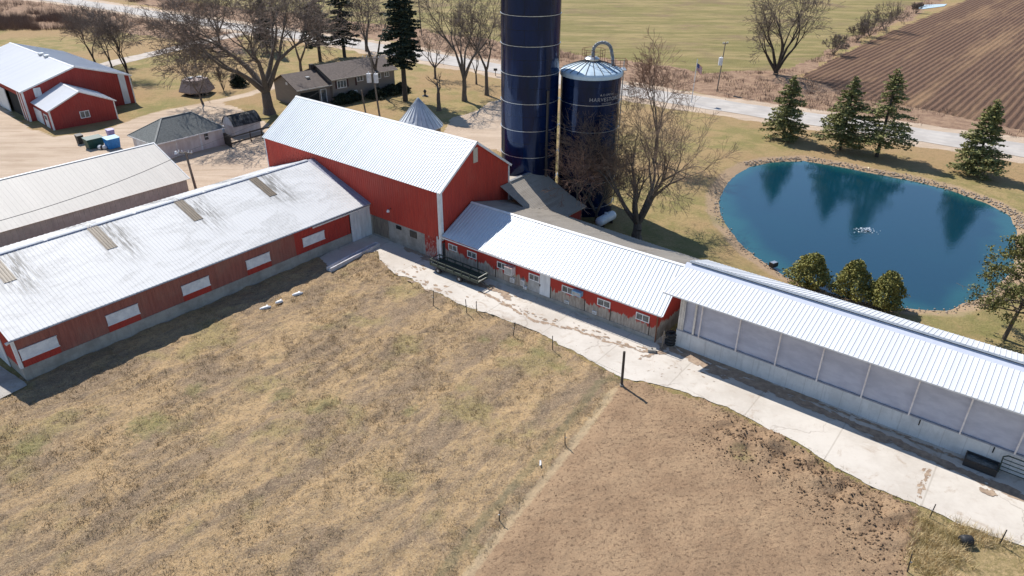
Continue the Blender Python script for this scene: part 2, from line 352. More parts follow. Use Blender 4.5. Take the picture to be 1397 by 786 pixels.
jx = X+(fbm(X, Y, .55, 4, 5)-.5)*1.3; jy = Y+(fbm(X, Y, .55, 4, 9)-.5)*1.3
jX = X+(fbm(X, Y, .12, 4, 15)-.5)*6; jY = Y+(fbm(X, Y, .12, 4, 19)-.5)*6
m_yard = inside(X, Y, YARD) | inside(X, Y, SIDE)
m_dirt = inside(jx, jy, DIRT); m_past = inside(jx, jy, PASTURE) & ~m_dirt; m_tall = inside(jx, jy, TALL) & ~m_dirt
m_grav = np.clip(inside(jx, jy, GRAVEL).astype(float)+inside(jx, jy, GRAVEL2)+np.clip(1.4-seg_dist(jx, jy, TRACK)/1.6, 0, 1)*.8, 0, 1)
drd = seg_dist(X, Y, ROADP); m_shld = np.clip((7.2-drd+(fbm(X, Y, .3, 3, 2)-.5)*3)/1.5, 0, 1)
m_field = inside(jX, jY, FIELD).astype(float); m_plough = inside(jx, jy, PLOUGH).astype(float)
m_brush = (inside(jX, jY, BRUSH[0]) | inside(jX, jY, BRUSH[1])).astype(float)*(1-m_plough)
pd = seg_dist(X, Y, POND+POND[:1]); pin = inside(X, Y, POND); sdist = np.where(pin, -pd, pd)+(fbm(X, Y, .8, 3, 7)-.5)*.35
Z = (fbm(X, Y, .12, 3, 31)-.5)*.10
hum = (fbm(X, Y, 1.1, 4, 41, .6)-.5); stripe = fbm(X*eA[1]-Y*eA[0]+0, (X*eA[0]+Y*eA[1])*.25, .5, 3, 43)
Z = np.where(m_past, hum*.42+(stripe-.5)*.12, Z)
Z = np.where(m_dirt, (fbm(X, Y, 1.7, 4, 51, .75)-.5)*.24, Z)
cb = np.clip(1-seg_dist(X, Y, GP([(1010,600),(1060,618),(1110,640),(1170,680),(1225,715)]))/3.2, 0, 1)
Z = np.where(m_dirt, Z+cb*(fbm(X, Y, .9, 4, 53, .65)-.42)*1.5, Z)
trk = seg_dist(X, Y, GP([(625,800),(690,715),(745,650),(800,582),(838,530)])); Z = Z-np.clip(1-trk/.9, 0, 1)*.12*(m_dirt | m_past)
Z = np.where(m_yard, .0, Z)
near_b = inside(X, Y, [(-60,30),(50,30),(50,64),(-60,100)])
Z = np.where(sdist < 3.5, Z*np.clip(sdist/3.5, 0, 1)+(-.30*(1-np.clip(sdist/1.6, 0, 1))), Z)
Z = np.where(sdist < 0, -.30+np.maximum(sdist, -4)*.32, Z)
Z = np.where(drd < 5.2, np.minimum(Z, -.02), Z)
V = np.stack([X.ravel(), Y.ravel(), Z.ravel()], 1)
idx = np.arange(nx*ny).reshape(ny, nx)
Fq = np.stack([idx[:-1,:-1].ravel(), idx[:-1,1:].ravel(), idx[1:,1:].ravel(), idx[1:,:-1].ravel()], 1)
lush = np.zeros(X.shape)
for (u, v, ru) in [(448,549,1.6),(430,556,1.3),(660,462,1.0),(700,468,1.6),(735,480,1.2),(765,500,1.4),(1010,620,1.2),(945,330,5),(900,345,4),(960,325,4),(985,300,3),(200,582,2.2),(265,532,1.2),(385,540,1.5),(1160,430,4),(1320,440,4),(240,140,6),(1290,445,4),(40,610,2),(560,560,1.0)]:
    gxx, gyy, _ = G(u, v); lush = np.maximum(lush, np.clip(1.2-np.hypot((X-gxx), (Y-gyy))/ru, 0, 1))
bank = np.clip(1-np.abs(sdist-.6)/1.8, 0, 1)*(sdist > -3)
# terrain material
t = NT('farm_ground')
A = {k: t.attr(k) for k in ('gravel','dirt','pasture','field','plough','brush','lush','bank','tall')}
n_big = t.noise(.05, 5, .6); n_mid = t.noise(.35, 6, .65, dist=.5); n_fine = t.noise(3.2, 6, .75); n_vf = t.noise(11, 4, .75)
grain = t.mr(n_vf, .3, .72)
lawn = t.mix(t.mr(n_mid, .40, .60), (.36,.265,.125), (.235,.205,.08)); lawn = t.mix(t.mr(n_big, .42, .6), lawn, (.36,.24,.125))
lawn = t.mix(t.math('MULTIPLY', t.mr(t.noise(1.1, 6, .8), .46, .66), .6), lawn, (.23,.18,.085)); lawn = t.mix(t.math('MULTIPLY', t.mr(n_fine, .45, .7), .45), lawn, (.20,.15,.07))
ang = -rad(90-40.3)
fstr = t.noise(.10, 6, .65, t.map((.35, 2.0, 1), (0, 0, .1)))
fieldc = t.mix(t.mr(fstr, .40, .60), (.21,.18,.07), (.32,.245,.115)); fieldc = t.mix(t.mr(n_big, .5, .68), fieldc, (.22,.155,.09))
fieldc = t.mix(t.math('MULTIPLY', t.mr(t.noise(.45, 6, .75, t.map((.35, 1.3, 1), (0,0,.25))), .45, .65), .7), fieldc, (.145,.13,.05)); fieldc = t.mix(t.math('MULTIPLY', t.mr(t.noise(.9, 5, .8), .5, .7), .5), fieldc, (.28,.225,.11))
rows = t.wave(.314/1.12, t.map((1, 1, 1), (0, 0, rad(40.3))), dist=1.0)
row_shade = t.mr(rows, .25, .75)  # furrow shade painted into the row colours, on top of the bump
plc = t.mix(row_shade, (.085,.050,.034), (.175,.105,.068)); plc = t.mix(t.math('MULTIPLY', t.mr(t.noise(.10, 6, .7, t.map((1.6, .16, 1), vec=t.map(rot=(0, 0, rad(40.3))))), .46, .66), .7), plc, (.30,.19,.105))
plc = t.mix(t.math('MULTIPLY', t.mr(n_fine, .4, .7), .35), plc, (.14,.08,.06))
pst = t.noise(.42, 7, .72, t.map((1.0, .30, 1), vec=t.map(rot=(0, 0, rad(38)))), .8)
pas = t.mix(t.mr(pst, .40, .60), (.45,.305,.16), (.26,.185,.12)); pas = t.mix(t.mr(t.noise(.18, 4, .6), .52, .66), pas, (.31,.24,.11)); pas = t.mix(t.math('MULTIPLY', t.mr(t.noise(.9, 6, .75), .53, .66), .7), pas, (.165,.12,.085))
pas = t.mix(t.math('MULTIPLY', t.mr(n_fine, .50, .66), .7), pas, (.15,.112,.08)); pas = t.mix(t.math('MULTIPLY', t.mr(t.noise(7.5, 3, .7), .54, .64), .6), pas, (.11,.085,.062)); pas = t.mix(t.math('MULTIPLY', t.mr(n_vf, .48, .64), .5), pas, (.56,.43,.27))
drt = t.mix(t.mr(t.noise(.3, 5, .65), .35, .65), (.40,.272,.165), (.31,.205,.125)); drt = t.mix(t.math('MULTIPLY', t.mr(t.noise(4.5, 5, .75), .50, .64), .75), drt, (.135,.085,.055))
drt = t.mix(t.math('MULTIPLY', t.mr(n_vf, .55, .75), .35), drt, (.52,.37,.22))
grv = t.mix(t.mr(t.noise(.22, 6, .65, t.map((.5, 1.6, 1), (0, 0, -.25))), .35, .65), (.58,.46,.35), (.47,.36,.265)); grv = t.mix(t.math('MULTIPLY', t.mr(t.noise(.5, 5, .7, t.map((.18, 2.6, 1), (0, 0, -.35)), .6), .5, .66), .45), grv, (.34,.24,.16)); grv = t.mix(t.math('MULTIPLY', grain, .2), grv, (.34,.25,.17))
brs = t.mix(t.mr(t.noise(.6, 6, .7), .35, .65), (.42,.28,.18), (.25,.155,.105)); brs = t.mix(t.math('MULTIPLY', n_fine, .45), brs, (.15,.10,.07))
tll = t.mix(t.mr(n_fine, .35, .65), (.44,.32,.17), (.25,.20,.09))
col = lawn
edge = lambda k: t.mr(t.math('ADD', A[k], t.math('MULTIPLY', t.math('SUBTRACT', n_fine, .5), .9)), .35, .65)
for k, c in (('field', fieldc), ('brush', brs), ('plough', plc), ('gravel', grv), ('pasture', pas), ('tall', tll), ('dirt', drt)): col = t.mix(edge(k), col, c)
tkm = t.attr('trackm'); col = t.mix(t.math('MULTIPLY', t.mr(t.math('ADD', tkm, t.math('SUBTRACT', n_fine, .5)), .45, .8), .65), col, (.50,.385,.24)); col = t.mix(t.math('MULTIPLY', t.mr(t.math('ADD', t.attr('trackside'), t.math('MULTIPLY', t.math('SUBTRACT', n_fine, .5), 1.6)), .45, .8), .5), col, (.17,.155,.085))
col = t.mix(t.math('MULTIPLY', edge('bank'), .8), col, (.40,.28,.185))
col = t.mix(t.math('MULTIPLY', t.math('MULTIPLY', t.mr(t.math('ADD', A['lush'], t.math('MULTIPLY', t.math('SUBTRACT', t.noise(1.6, 6, .75), .5), 3.)), .4, .9), A['lush']), .4), col, (.17,.19,.06))
bm = t.bump(t.noise(2.2, 7, .8), .9, .2); bm = t.bump(t.math('MULTIPLY', rows, A['plough']), .5, .22, bm)
M['ground'] = t.out(col, .95, 0, .12, bm)
reg = np.zeros((ny-1, nx-1), int)
for i, mm in enumerate((m_past, m_dirt, m_field > .5, m_plough > .5)): reg[mm[:-1,:-1] & mm[1:,1:]] = i+1
attrs = dict(gravel=np.maximum(m_grav, m_shld*(1-m_plough)), dirt=m_dirt.astype(float), pasture=m_past.astype(float), field=m_field, plough=m_plough, brush=m_brush, lush=lush, bank=bank, trackm=np.clip(1-trk/.7, 0, 1)*(m_past | m_dirt), trackside=np.clip(1-np.abs(trk-1.2)/.8, 0, 1)*m_past, tall=m_tall.astype(float))
for i, nm in enumerate(('ground', 'pasture', 'dirt_paddock', 'hay_field', 'ploughed_field')):
    f = Fq[reg.ravel() == i]; used, inv = np.unique(f.ravel(), return_inverse=True)
    o = make_mesh(nm, V[used], inv.reshape(f.shape), M['ground'], smooth=True); o['kind'] = 'structure'
    for k, a in attrs.items():
        at = o.data.attributes.new(k, 'FLOAT', 'POINT'); at.data.foreach_set('value', a.ravel()[used].astype(np.float32))
# pond
t = NT('pond_water'); e_ = t.attr('shore')
col = t.mix(t.mr(e_, .0, 1.), (.002,.034,.058), (.012,.085,.09)); col = t.mix(t.math('MULTIPLY', t.mr(t.noise(.09, 3, .5), .4, .7), .4), col, (.002,.042,.062))
t.b.inputs['IOR'].default_value = 2.0
M['water'] = t.out(col, .05, 0, .5, t.bump(t.noise(2.2, 4, .6, t.map((1, 1.6, 1))), .16, .05))
wx, wy = np.meshgrid(np.arange(20, 58, .5), np.arange(48, 94, .5)); wi = np.arange(wx.size).reshape(wx.shape)
d_ = seg_dist(wx, wy, POND+POND[:1]); ins = inside(wx, wy, POND) | (d_ < 1.2)
wf = np.stack([wi[:-1,:-1].ravel(), wi[:-1,1:].ravel(), wi[1:,1:].ravel(), wi[1:,:-1].ravel()], 1); wf = wf[ins.ravel()[wf].all(1)]
us_, inv = np.unique(wf.ravel(), return_inverse=True)
o = make_mesh('pond_water', np.stack([wx.ravel(), wy.ravel(), np.full(wx.size, -.30)], 1)[us_], inv.reshape(wf.shape), M['water'], smooth=True); o['kind'] = 'structure'
at = o.data.attributes.new('shore', 'FLOAT', 'POINT'); at.data.foreach_set('value', np.clip(1-(d_+ (fbm(wx, wy, .3, 3, 3)-.5)*3)/3.0, 0, 1).ravel()[us_].astype(np.float32))
# roads
def strip(name, pts, w, z, mat, seed=1, sub=2.0, jit=.25):
    P = []
    for a, b in zip(pts, pts[1:]):
        n = max(1, int(math.hypot(b[0]-a[0], b[1]-a[1])/sub))
        for k in range(n): P.append((a[0]+(b[0]-a[0])*k/n, a[1]+(b[1]-a[1])*k/n))
    P.append(pts[-1]); P = np.array(P, float)
    for _ in range(12): P[1:-1] = P[1:-1]*.5+(P[:-2]+P[2:])*.25
    T = np.gradient(P, axis=0); T /= np.linalg.norm(T, axis=1)[:, None]; N = np.stack([-T[:,1], T[:,0]], 1)
    r = np.random.RandomState(seed); w_ = w/2+r.uniform(-jit, jit, (len(P), 2)); vs = []; 
    s_ = np.concatenate([[0], np.cumsum(np.linalg.norm(np.diff(P, axis=0), axis=1))])
    for i in range(len(P)):
        vs += [(*(P[i]+N[i]*w_[i,0]), z), (*(P[i]-N[i]*w_[i,1]), z)]
    o = make_mesh(name, vs, [(2*i, 2*i+1, 2*i+3, 2*i+2) for i in range(len(P)-1)], mat); o['kind'] = 'structure'
    me = o.data
    at = me.attributes.new('across', 'FLOAT', 'POINT'); at.data.foreach_set('value', np.tile([0., 1.], len(P)).astype(np.float32))
    return o
t = NT('pale_worn_asphalt'); ac = t.attr('across')
tracks = t.mr(t.wave(1.0, (lambda c: (t.L(t.math('MULTIPLY', ac, 1.28), c.inputs[0]), c.outputs[0])[1])(t.n.new('ShaderNodeCombineXYZ'))), .2, .8)
col = t.mix(t.mr(t.noise(.3, 6, .65), .35, .65), (.50,.46,.415), (.40,.365,.33)); col = t.mix(t.math('MULTIPLY', tracks, .22), col, (.33,.31,.30))
col = t.mix(t.math('MULTIPLY', t.mr(t.math('ABSOLUTE', t.math('SUBTRACT', ac, .5)), .0, .025, 1., 0.), .25), col, (.3,.27,.2))
M['road'] = t.out(col, .9, 0, .2, t.bump(t.noise(9, 3, .7), .3, .02))
strip('road', ROADP, 7.4, .02, M['road'])
M['lane'] = simple('pale_gravel_lane', (.50,.44,.39), (.42,.36,.30), .6, .95)
strip('driveway', DRIVE, 4.6, .03, M['lane'], 3)
# concrete yard
t = NT('yard_concrete'); x, y, z = t.sep()
vr = t.map((1, 1, 1), (0, 0, rad(-38.4+90)))     # aligned with the sheds
a = t.mr(t.noise(.16, 6, .7), .38, .66); col = t.mix(a, (.585,.535,.47), (.48,.43,.37)); jt = t.mr(t.wave(.314/5.5, t.map((1,1,1), (0,0,rad(38.5))), dist=.05), .0, .0012, 1., 0.); col = t.mix(t.math('MULTIPLY', jt, .45), col, (.3,.26,.21))
col = t.mix(t.math('MULTIPLY', t.mr(t.noise(1.6, 6, .75), .5, .75), .35), col, (.40,.33,.27))
mud = t.mr(t.noise(.42, 7, .75, None, 1.6), .54, .68); col = t.mix(t.math('MULTIPLY', mud, .6), col, (.33,.24,.165))
vo = t.n.new('ShaderNodeTexVoronoi'); vo.feature = 'DISTANCE_TO_EDGE'; vo.inputs['Scale'].default_value = .15
wv = t.n.new('ShaderNodeVectorMath'); wv.operation = 'ADD'
nn = t.n.new('ShaderNodeTexNoise'); nn.inputs['Scale'].default_value = .9; nn.inputs['Detail'].default_value = 5; t.L(t.co, nn.inputs['Vector'])
scn = t.n.new('ShaderNodeVectorMath'); scn.operation = 'SCALE'; scn.inputs['Scale'].default_value = 1.6; t.L(nn.outputs['Color'], scn.inputs[0])
t.L(t.co, wv.inputs[0]); t.L(scn.outputs[0], wv.inputs[1]); t.L(wv.outputs[0], vo.inputs['Vector'])
crk = t.mr(vo.outputs['Distance'], .0, .012, 1., 0.); col = t.mix(t.math('MULTIPLY', crk, t.mr(t.noise(.2, 3, .5), .42, .6, 0., .6)), col, (.28,.23,.19))
M['yard'] = t.out(col, .9, 0, .25, t.bump(t.noise(5, 5, .7), .25, .02))
def ragged(poly, z, seed, amp=.35, step=.3, keep=lambda i: False):
    out = []; n = len(poly); r = random.Random(seed)
    for i in range(n):
        a, b = poly[i], poly[(i+1) % n]; L = math.hypot(b[0]-a[0], b[1]-a[1]); k = max(1, int(L/step))
        for j in range(k):
            q = j/k; px, py = a[0]+(b[0]-a[0])*q, a[1]+(b[1]-a[1])*q
            if not keep(i):
                f_ = lambda s: float(fbm(np.array([px]), np.array([py]), 1.5, 4, seed+s)[0]-.5)*2
                px += f_(0)*amp; py += f_(7)*amp
            out.append((px, py, z))
    return out
yp = ragged(YARD, .035, 71, .24, .2, keep=lambda i: i < 9 or i >= 41)
MB().add(yp, [tuple(range(len(yp)))]).build('concrete_yard', M['yard'])['kind'] = 'structure'
sp = ragged(SIDE, .05, 75, .1, .4)
MB().add(sp, [tuple(range(len(sp)))]).build('concrete_apron', M['found'])['kind'] = 'structure'
# mud lying on the yard
t = NT('dried_mud'); M['mud'] = t.out(t.mix(t.mr(t.noise(2.5, 5, .7), .35, .65), (.40,.30,.215), (.26,.19,.14)), .95, 0, .15, t.bump(t.noise(6, 4, .7), .5, .05))
mb = MB(); rr = random.Random(5)
def blob(px, py, r, z, el=1, a0=0):
    n = 14; ph = [rr.uniform(.55, 1.25) for _ in range(n)]; vs = []
    for i in range(n):
        tt = 2*math.pi*i/n; a, b = r*ph[i]*math.cos(tt)*el, r*ph[i]*math.sin(tt)
        vs.append((px+a*math.cos(a0)-b*math.sin(a0), py+a*math.sin(a0)+b*math.cos(a0), z))
    mb.add(vs, [tuple(range(n))])
zi = 0
def mudline(pts, r, dens=2.2, el=1.8, spread=.25):
    global zi
    for (a, b) in zip(pts, pts[1:]):
        g0, g1 = G(*a), G(*b); L = math.hypot(g1[0]-g0[0], g1[1]-g0[1]); n = max(1, int(L*dens*2)); an = math.atan2(g1[1]-g0[1], g1[0]-g0[0])
        for k in range(n):
            q = (k+rr.random())/n; zi += 1
            blob(g0[0]+(g1[0]-g0[0])*q+rr.gauss(0, spread), g0[1]+(g1[1]-g0[1])*q+rr.gauss(0, spread), r*rr.uniform(.2, .95), .040+(zi % 300)*.00008, el, an+rr.uniform(-.3, .3))
mudline([(655,398),(680,410),(705,425),(730,438),(760,445),(790,452),(830,466),(870,478),(905,483)], .17, 3.2, 2.6, .09)
mudline([(905,472),(935,486),(965,500),(1000,513)], .4, 3, 1.5, .25)
mudline([(870,490),(895,482),(925,480)], .16, 3, 2, .1)
mudline([(975,505),(1060,537),(1150,575),(1240,612),(1330,652),(1410,688)], .26, 4.6, 3.2, .16); mudline([(925,474),(1000,505),(1060,530),(1110,548)], .28, 4, 3, .12); mudline([(1110,548),(1200,583),(1330,635)], .14, 3, 3, .08)
mudline([(555,338),(585,350),(612,362)], .5, 3, 2, .3); mudline([(640,385),(665,392),(700,405)], .3, 3, 2, .2)
mudline([(690,415),(760,440),(840,465),(890,478)], .14, 2, 2, .25); mudline([(1340,668),(1352,676)], .35, 5, 1, .15)
mudline([(545,373),(580,390),(620,405)], .22, 2, 1.6, .5); mudline([(560,360),(575,372)], .2, 3, 1.6, .3)
mudline([(1268,640),(1262,655),(1250,680)], .12, 4, 2, .1); mudline([(880,510),(935,500),(985,520)], .07, 2, 3, .4)
tag(mb.build('mud', M['mud']), 'brown dried mud smeared over the pale concrete yard', 'mud', kind='stuff')

# ------------------------------------------------------------------ generic building pieces (local x along the eave, y away, z up)
def gable_end(mb, x, y0, y1, z0, he, hr, yr, face, **k):
    """end wall at x; face=+1 looks towards +x"""
    if face > 0:
        mb.ribbed((x, y0, z0), (x, yr, z0), (x, yr, hr), (x, y0, he), **k); mb.ribbed((x, yr, z0), (x, y1, z0), (x, y1, he), (x, yr, hr), **k)
    else:
        mb.ribbed((x, yr, z0), (x, y0, z0), (x, y0, he), (x, yr, hr), **k); mb.ribbed((x, y1, z0), (x, yr, z0), (x, yr, hr), (x, y1, he), **k)
def window(parent, x0, x1, z0, z1, y, frame=M['trim'], glass=M['glass'], t_=.06, bars=1, axis='y', name='window', d=.05):
    """window on the wall plane y (or x), looking towards -y (axis y) or +x (axis x)"""
    f = MB(); g = MB()
    def bx(m, a0, a1, c0, c1, p0, p1):
        if axis == 'y': m.box(a0, a1, -p1+y, -p0+y, c0, c1)
        else: m.box(y+p0, y+p1, a0, a1, c0, c1)
    bx(f, x0, x1, z0, z0+t_, 0, d); bx(f, x0, x1, z1-t_, z1, 0, d); bx(f, x0, x0+t_, z0+t_, z1-t_, 0, d); bx(f, x1-t_, x1, z0+t_, z1-t_, 0, d)
    for b in range(bars):
        c = x0+(x1-x0)*(b+1)/(bars+1); bx(f, c-t_*.4, c+t_*.4, z0+t_, z1-t_, 0, d*.9)
    fo = f.build(name, frame, parent); bx(g, x0+t_, x1-t_, z0+t_, z1-t_, 0, d*.5); g.build('pane', glass, fo); return fo
def roof_pair(parent, x0, x1, y0, y1, yr, he, hr, mf, mb_, pitch=.3, w=.09, h=.03, cap=.18, capm=None):
    """front and back slope as one roof object when they share a material"""
    a = MB(); a.ribbed((x0, y0, he), (x1, y0, he), (x1, yr, hr), (x0, yr, hr), pitch=pitch, w=w, h=h)
    r = a.build('roof', mf, parent)
    b = MB(); b.ribbed((x1, y1, he), (x0, y1, he), (x0, yr, hr), (x1, yr, hr), pitch=pitch, w=w, h=h); b.build('back_roof', mb_, parent)
    s_ = (hr-he)/(yr-y0); c = MB()
    c.slab([(x0-.02, yr-cap, hr-cap*s_+.05), (x1+.02, yr-cap, hr-cap*s_+.05), (x1+.02, yr, hr+.06), (x0-.02, yr, hr+.06)], .02)
    s2 = (hr-he)/(y1-yr)
    c.slab([(x0-.02, yr, hr+.062), (x1+.02, yr, hr+.062), (x1+.02, yr+cap, hr-cap*s2+.05), (x0-.02, yr+cap, hr-cap*s2+.05)], .02)
    c.build('ridge_cap', capm or M['trim'], r); return r

# ------------------------------------------------------------------ LONG COW SHED (left)
L = 32.15; b = thing('long_shed', 'long low cattle shed with faded red siding, five white vent panels and stained roof', 'shed', (-34.41, 40.73, 0), 38.5)
MB().box(0, 29.62, -.06, .2, -.2, 1.0).box(0, .25, .2, 16.1, -.2, 1.0).box(L-.25, L, .2, 16.1, -.2, 1.0).box(.25, L-.25, 15.9, 16.1, -.2, 1.0).build('foundation', M['found'], b)
w = MB(); w.ribbed((0, 0, 1.0), (23.2, 0, 1.0), (23.2, 0, 3.46), (0, 0, 3.46), pitch=.3, w=.1, h=.03)
w.ribbed((L, 16.15, 1.0), (0, 16.15, 1.0), (0, 16.15, 3.5), (L, 16.15, 3.5), pitch=.6); w.build('wall', M['faded_red'], b)
w = MB(); w.ribbed((23.2, 0, 1.0), (29.6, 0, 1.0), (29.6, 0, 3.40), (23.2, 0, 3.40), pitch=.3, w=.1, h=.03)
for x0 in (.2, 6.1, 12.13, 18.06): MB().ribbed((x0, -.035, 1.0), (x0+2.44, -.035, 1.0), (x0+2.44, -.035, 1.62), (x0, -.035, 1.62), pitch=.3, w=.1, h=.02, t=.01).build('patch_panel', M['bright_red'], b)
g_ = MB(); gable_end(g_, 0, 0, 16.15, 1.0, 3.46, 6.25, 8.1, -1, pitch=.3, w=.1, h=.03); g_.build('end_wall', M['bright_red'], b); g_ = MB(); gable_end(g_, L, 0.15, 16.15, 1.0, 3.46, 6.25, 8.1, 1, pitch=.3, w=.1, h=.03); g_.build('end_wall', M['bright_red'], b)
o = w.build('patched_wall', M['bright_red'], b); o['label'] = 'brighter red siding below the vents and by the sliding door'
for x0, x1, z1 in ((.2, 2.63, 2.42), (6.12, 8.54, 2.42), (12.13, 14.53, 2.40), (18.06, 20.42, 2.40), (24.0, 26.45, 2.42)):
    p = MB().box(x0, x1, -.10, -.04, 1.62, z1).build('vent_panel', M['panel'], b)
    MB().box(x0-.04, x1+.04, -.13, -.045, z1, z1+.05).box(x0-.04, x1+.04, -.13, -.045, 1.57, 1.62).build('panel_trim', M['trim'], p)
d = MB().ribbed((29.65, -.12, .05), (L+.1, -.12, .05), (L+.1, -.12, 3.1), (29.65, -.12, 3.1), pitch=.4, w=.05, h=.02).build('sliding_door', M['door_white'], b)
MB().box(25.2, L+.25, -.22, -.1, 3.1, 3.24).build('door_track', M['trim'], b)
MB().box(-.06, .12, -.07, .1, 1.0, 3.46).box(-.06, -.02, .1, .3, 1.0, 3.46).build('corner_trim', M['trim'], b)
MB().box(L+.02, L+.14, .0, .25, .05, 3.2).build('corner_post', M['dark'], b)
r = MB(); r.ribbed((-.2, -.355, 3.515), (L-.75, -.355, 3.515), (L-.75, 8.1, 6.318), (-.2, 8.1, 6.318), pitch=.3, w=.08, h=.016)
r.ribbed((L, 16.55, 3.515), (-.2, 16.55, 3.515), (-.2, 8.1, 6.318), (L, 8.1, 6.318), pitch=.45, w=.12, h=.03); rf = r.build('roof', M['long_roof'], b)
MB().ribbed((L-.75, -.355, 3.517), (L+.02, -.355, 3.517), (L+.02, 8.1, 6.32), (L-.75, 8.1, 6.32), pitch=.4, w=.08, h=.03).build('edge_flashing', M['dark_edge_metal'], rf)
sl_ = (6.318-3.515)/8.455
rp = lambda y: 3.515+(y+.355)*sl_
for x0, x1, y0 in ((24.3, 25.3, 4.8), (16.92, 17.45, 4.85), (9.42, 10.0, 4.88), (2.05, 2.68, 4.94)):
    wdt = .85; xc = (x0+x1)/2; MB().ribbed((xc-wdt/2, y0, rp(y0)+.035), (xc+wdt/2, y0, rp(y0)+.035), (xc+wdt/2, 8.0, rp(8.0)+.035), (xc-wdt/2, 8.0, rp(8.0)+.035), pitch=.2, w=.08, h=.02, t=.02).build('skylight', M['skylight'], rf)
c = MB(); x_ = -.2; rr = random.Random(3)
while x_ < L-.9:
    l_ = rr.uniform(2.2, 4.2); e2 = min(x_+l_, L-.8); c.slab([(x_, 7.98, 6.34), (e2, 7.98, 6.34), (e2, 8.12, 6.42), (x_, 8.12, 6.42)], .03); c.slab([(x_, 8.12, 6.42), (e2, 8.12, 6.42), (e2, 8.5, 6.30), (x_, 8.5, 6.30)], .03); x_ = e2+.35
c.build('ridge_cap', M['trim'], rf)
c = MB().box(-.2, L-.8, 7.9, 7.97, 6.27, 6.315); c.build('ridge_seam', M['bluebin'], rf) if False else c.build('ridge_seam', simple('blue_grey_seam', (.07,.10,.22), (.12,.14,.2), 3), rf)
MB().box(-.25, L, -.40, -.36, 3.40, 3.50).build('eave_trim', simple('blue_grey_eave_trim', (.34,.38,.46)), rf)  # plain blue-grey board along the eave
g = MB(); g.box(-.09, -.035, 2.6, 5.4, 0.05, 2.7); g.build('end_door', M['door_white'], b)
lp = thing('wall_lamp', 'small white floodlight on the red end of the long shed', 'lamp', (-34.41, 40.73, 0), 38.5); MB().tube((-.05, .35, 3.05), (-.3, .35, 3.0), .09, .12, 10).build('lamp_head', M['white'], lp); MB().beam((0.02, .35, 3.1), (-.1, .35, 3.05), .05).build('bracket', M['iron'], lp)
# ------------------------------------------------------------------ TAN SHED
b = thing('tan_shed', 'long plain shed with a smooth tan metal roof behind the long cattle shed', 'shed', (-47.08, 59.3, 0), 38.84)
w = MB(); w.ribbed((-16, .3, 0), (18.3, .3, 0), (18.3, .3, 3.0), (-16, .3, 3.0), pitch=.5, w=.1, h=.03); w.ribbed((18.3, 14.9, 0), (-16, 14.9, 0), (-16, 14.9, 3.05), (18.3, 14.9, 3.05), pitch=.5)
gable_end(w, 18.3, .3, 14.9, 0, 3.05, 5.7, 7.6, 1, pitch=.5); gable_end(w, -16, .3, 14.9, 0, 3.05, 5.7, 7.6, -1, pitch=.5); w.build('wall', M['tanwall'], b)
r = MB(); r.ribbed((-16.2, 0, 3.0), (18.55, 0, 3.0), (18.55, 6.65, 5.74), (-16.2, 6.65, 5.74), pitch=.45, w=.05, h=.008); r.ribbed((18.55, 15.2, 3.0), (-16.2, 15.2, 3.0), (-16.2, 6.65, 5.74), (18.55, 6.65, 5.74), pitch=.45, w=.08, h=.02)
rf = r.build('roof', M['tan_roof'], b); MB().slab([(-16.2, 6.5, 5.74), (18.57, 6.5, 5.74), (18.57, 6.66, 5.8), (-16.2, 6.66, 5.8)], .02).slab([(18.57, 6.8, 5.75), (-16.2, 6.8, 5.75), (-16.2, 6.66, 5.803), (18.57, 6.66, 5.803)][::1], .02).build('ridge_cap', M['trim'], rf)
MB().slab([(18.5, -.02, 3.05), (18.6, -.02, 3.05), (18.6, 6.65, 5.8), (18.5, 6.65, 5.8)], .1).build('rake_trim', M['trim'], rf)

# ------------------------------------------------------------------ RED BARN
b = thing('red_barn', 'tall red gable barn with pale corrugated roof and white corner boards', 'barn', (-6.535, 59.709, 0), 128.6)
BL, BW, HE, HR = 26.6, 9.8, 7.0, 10.5
f = MB(); f.box(-BL, -2.25, -.03, .35, -.3, 2.25).box(-BL, -BL+.35, .35, BW, -.3, 2.3).box(-.35, -.04, .35, BW, -.3, 2.3).box(-BL+.35, -.35, BW-.35, BW, -.3, 2.3).build('foundation', M['barn_found'], b)
f = MB(); f.box(-9.6, -7.3, -.08, -.03, .3, 2.24); f.build('grey_planking', M['wood'], b)
MB().box(-2.25, -.05, -.02, .1, .0, 2.35).build('peeling_board_wall', M['peeling_door'], b)
w = MB(); w.ribbed((-BL, -.06, 2.27), (0, -.06, 2.27), (0, -.06, HE), (-BL, -.06, HE), pitch=.3, w=.09, h=.03)
w.ribbed((0, BW, 2.3), (-BL, BW, 2.3), (-BL, BW, HE), (0, BW, HE), pitch=.3, w=.09, h=.03)
gable_end(w, .0, -.0, BW, 1.9, HE, HR-.05, BW/2, 1, pitch=.3, w=.09, h=.03); gable_end(w, -BL, -.0, BW, 2.3, HE, HR-.05, BW/2, -1, pitch=.3, w=.09, h=.03)
w.build('siding', M['red'], b)
rf = roof_pair(b, -BL-.25, .25, -.25, BW+.25, BW/2, HE-.05, HR, M['barn_roof'], M['barn_roof'], pitch=.32, w=.12, h=.045)
MB().slab([(.16, -.27, HE-.02), (.28, -.27, HE-.02), (.28, BW/2, HR+.06), (.16, BW/2, HR+.06)], .2).slab([(.16, BW/2, HR+.063), (.28, BW/2, HR+.063), (.28, BW+.27, HE-.0), (.16, BW+.27, HE-.0)], .2).build('rake_trim', M['trim'], rf)
MB().box(-.22, .06, -.16, -.10, 2.2, HE-.1).box(.055, .10, -.10, .2, 2.2, HE-.1).build('corner_board', M['trim'], b)
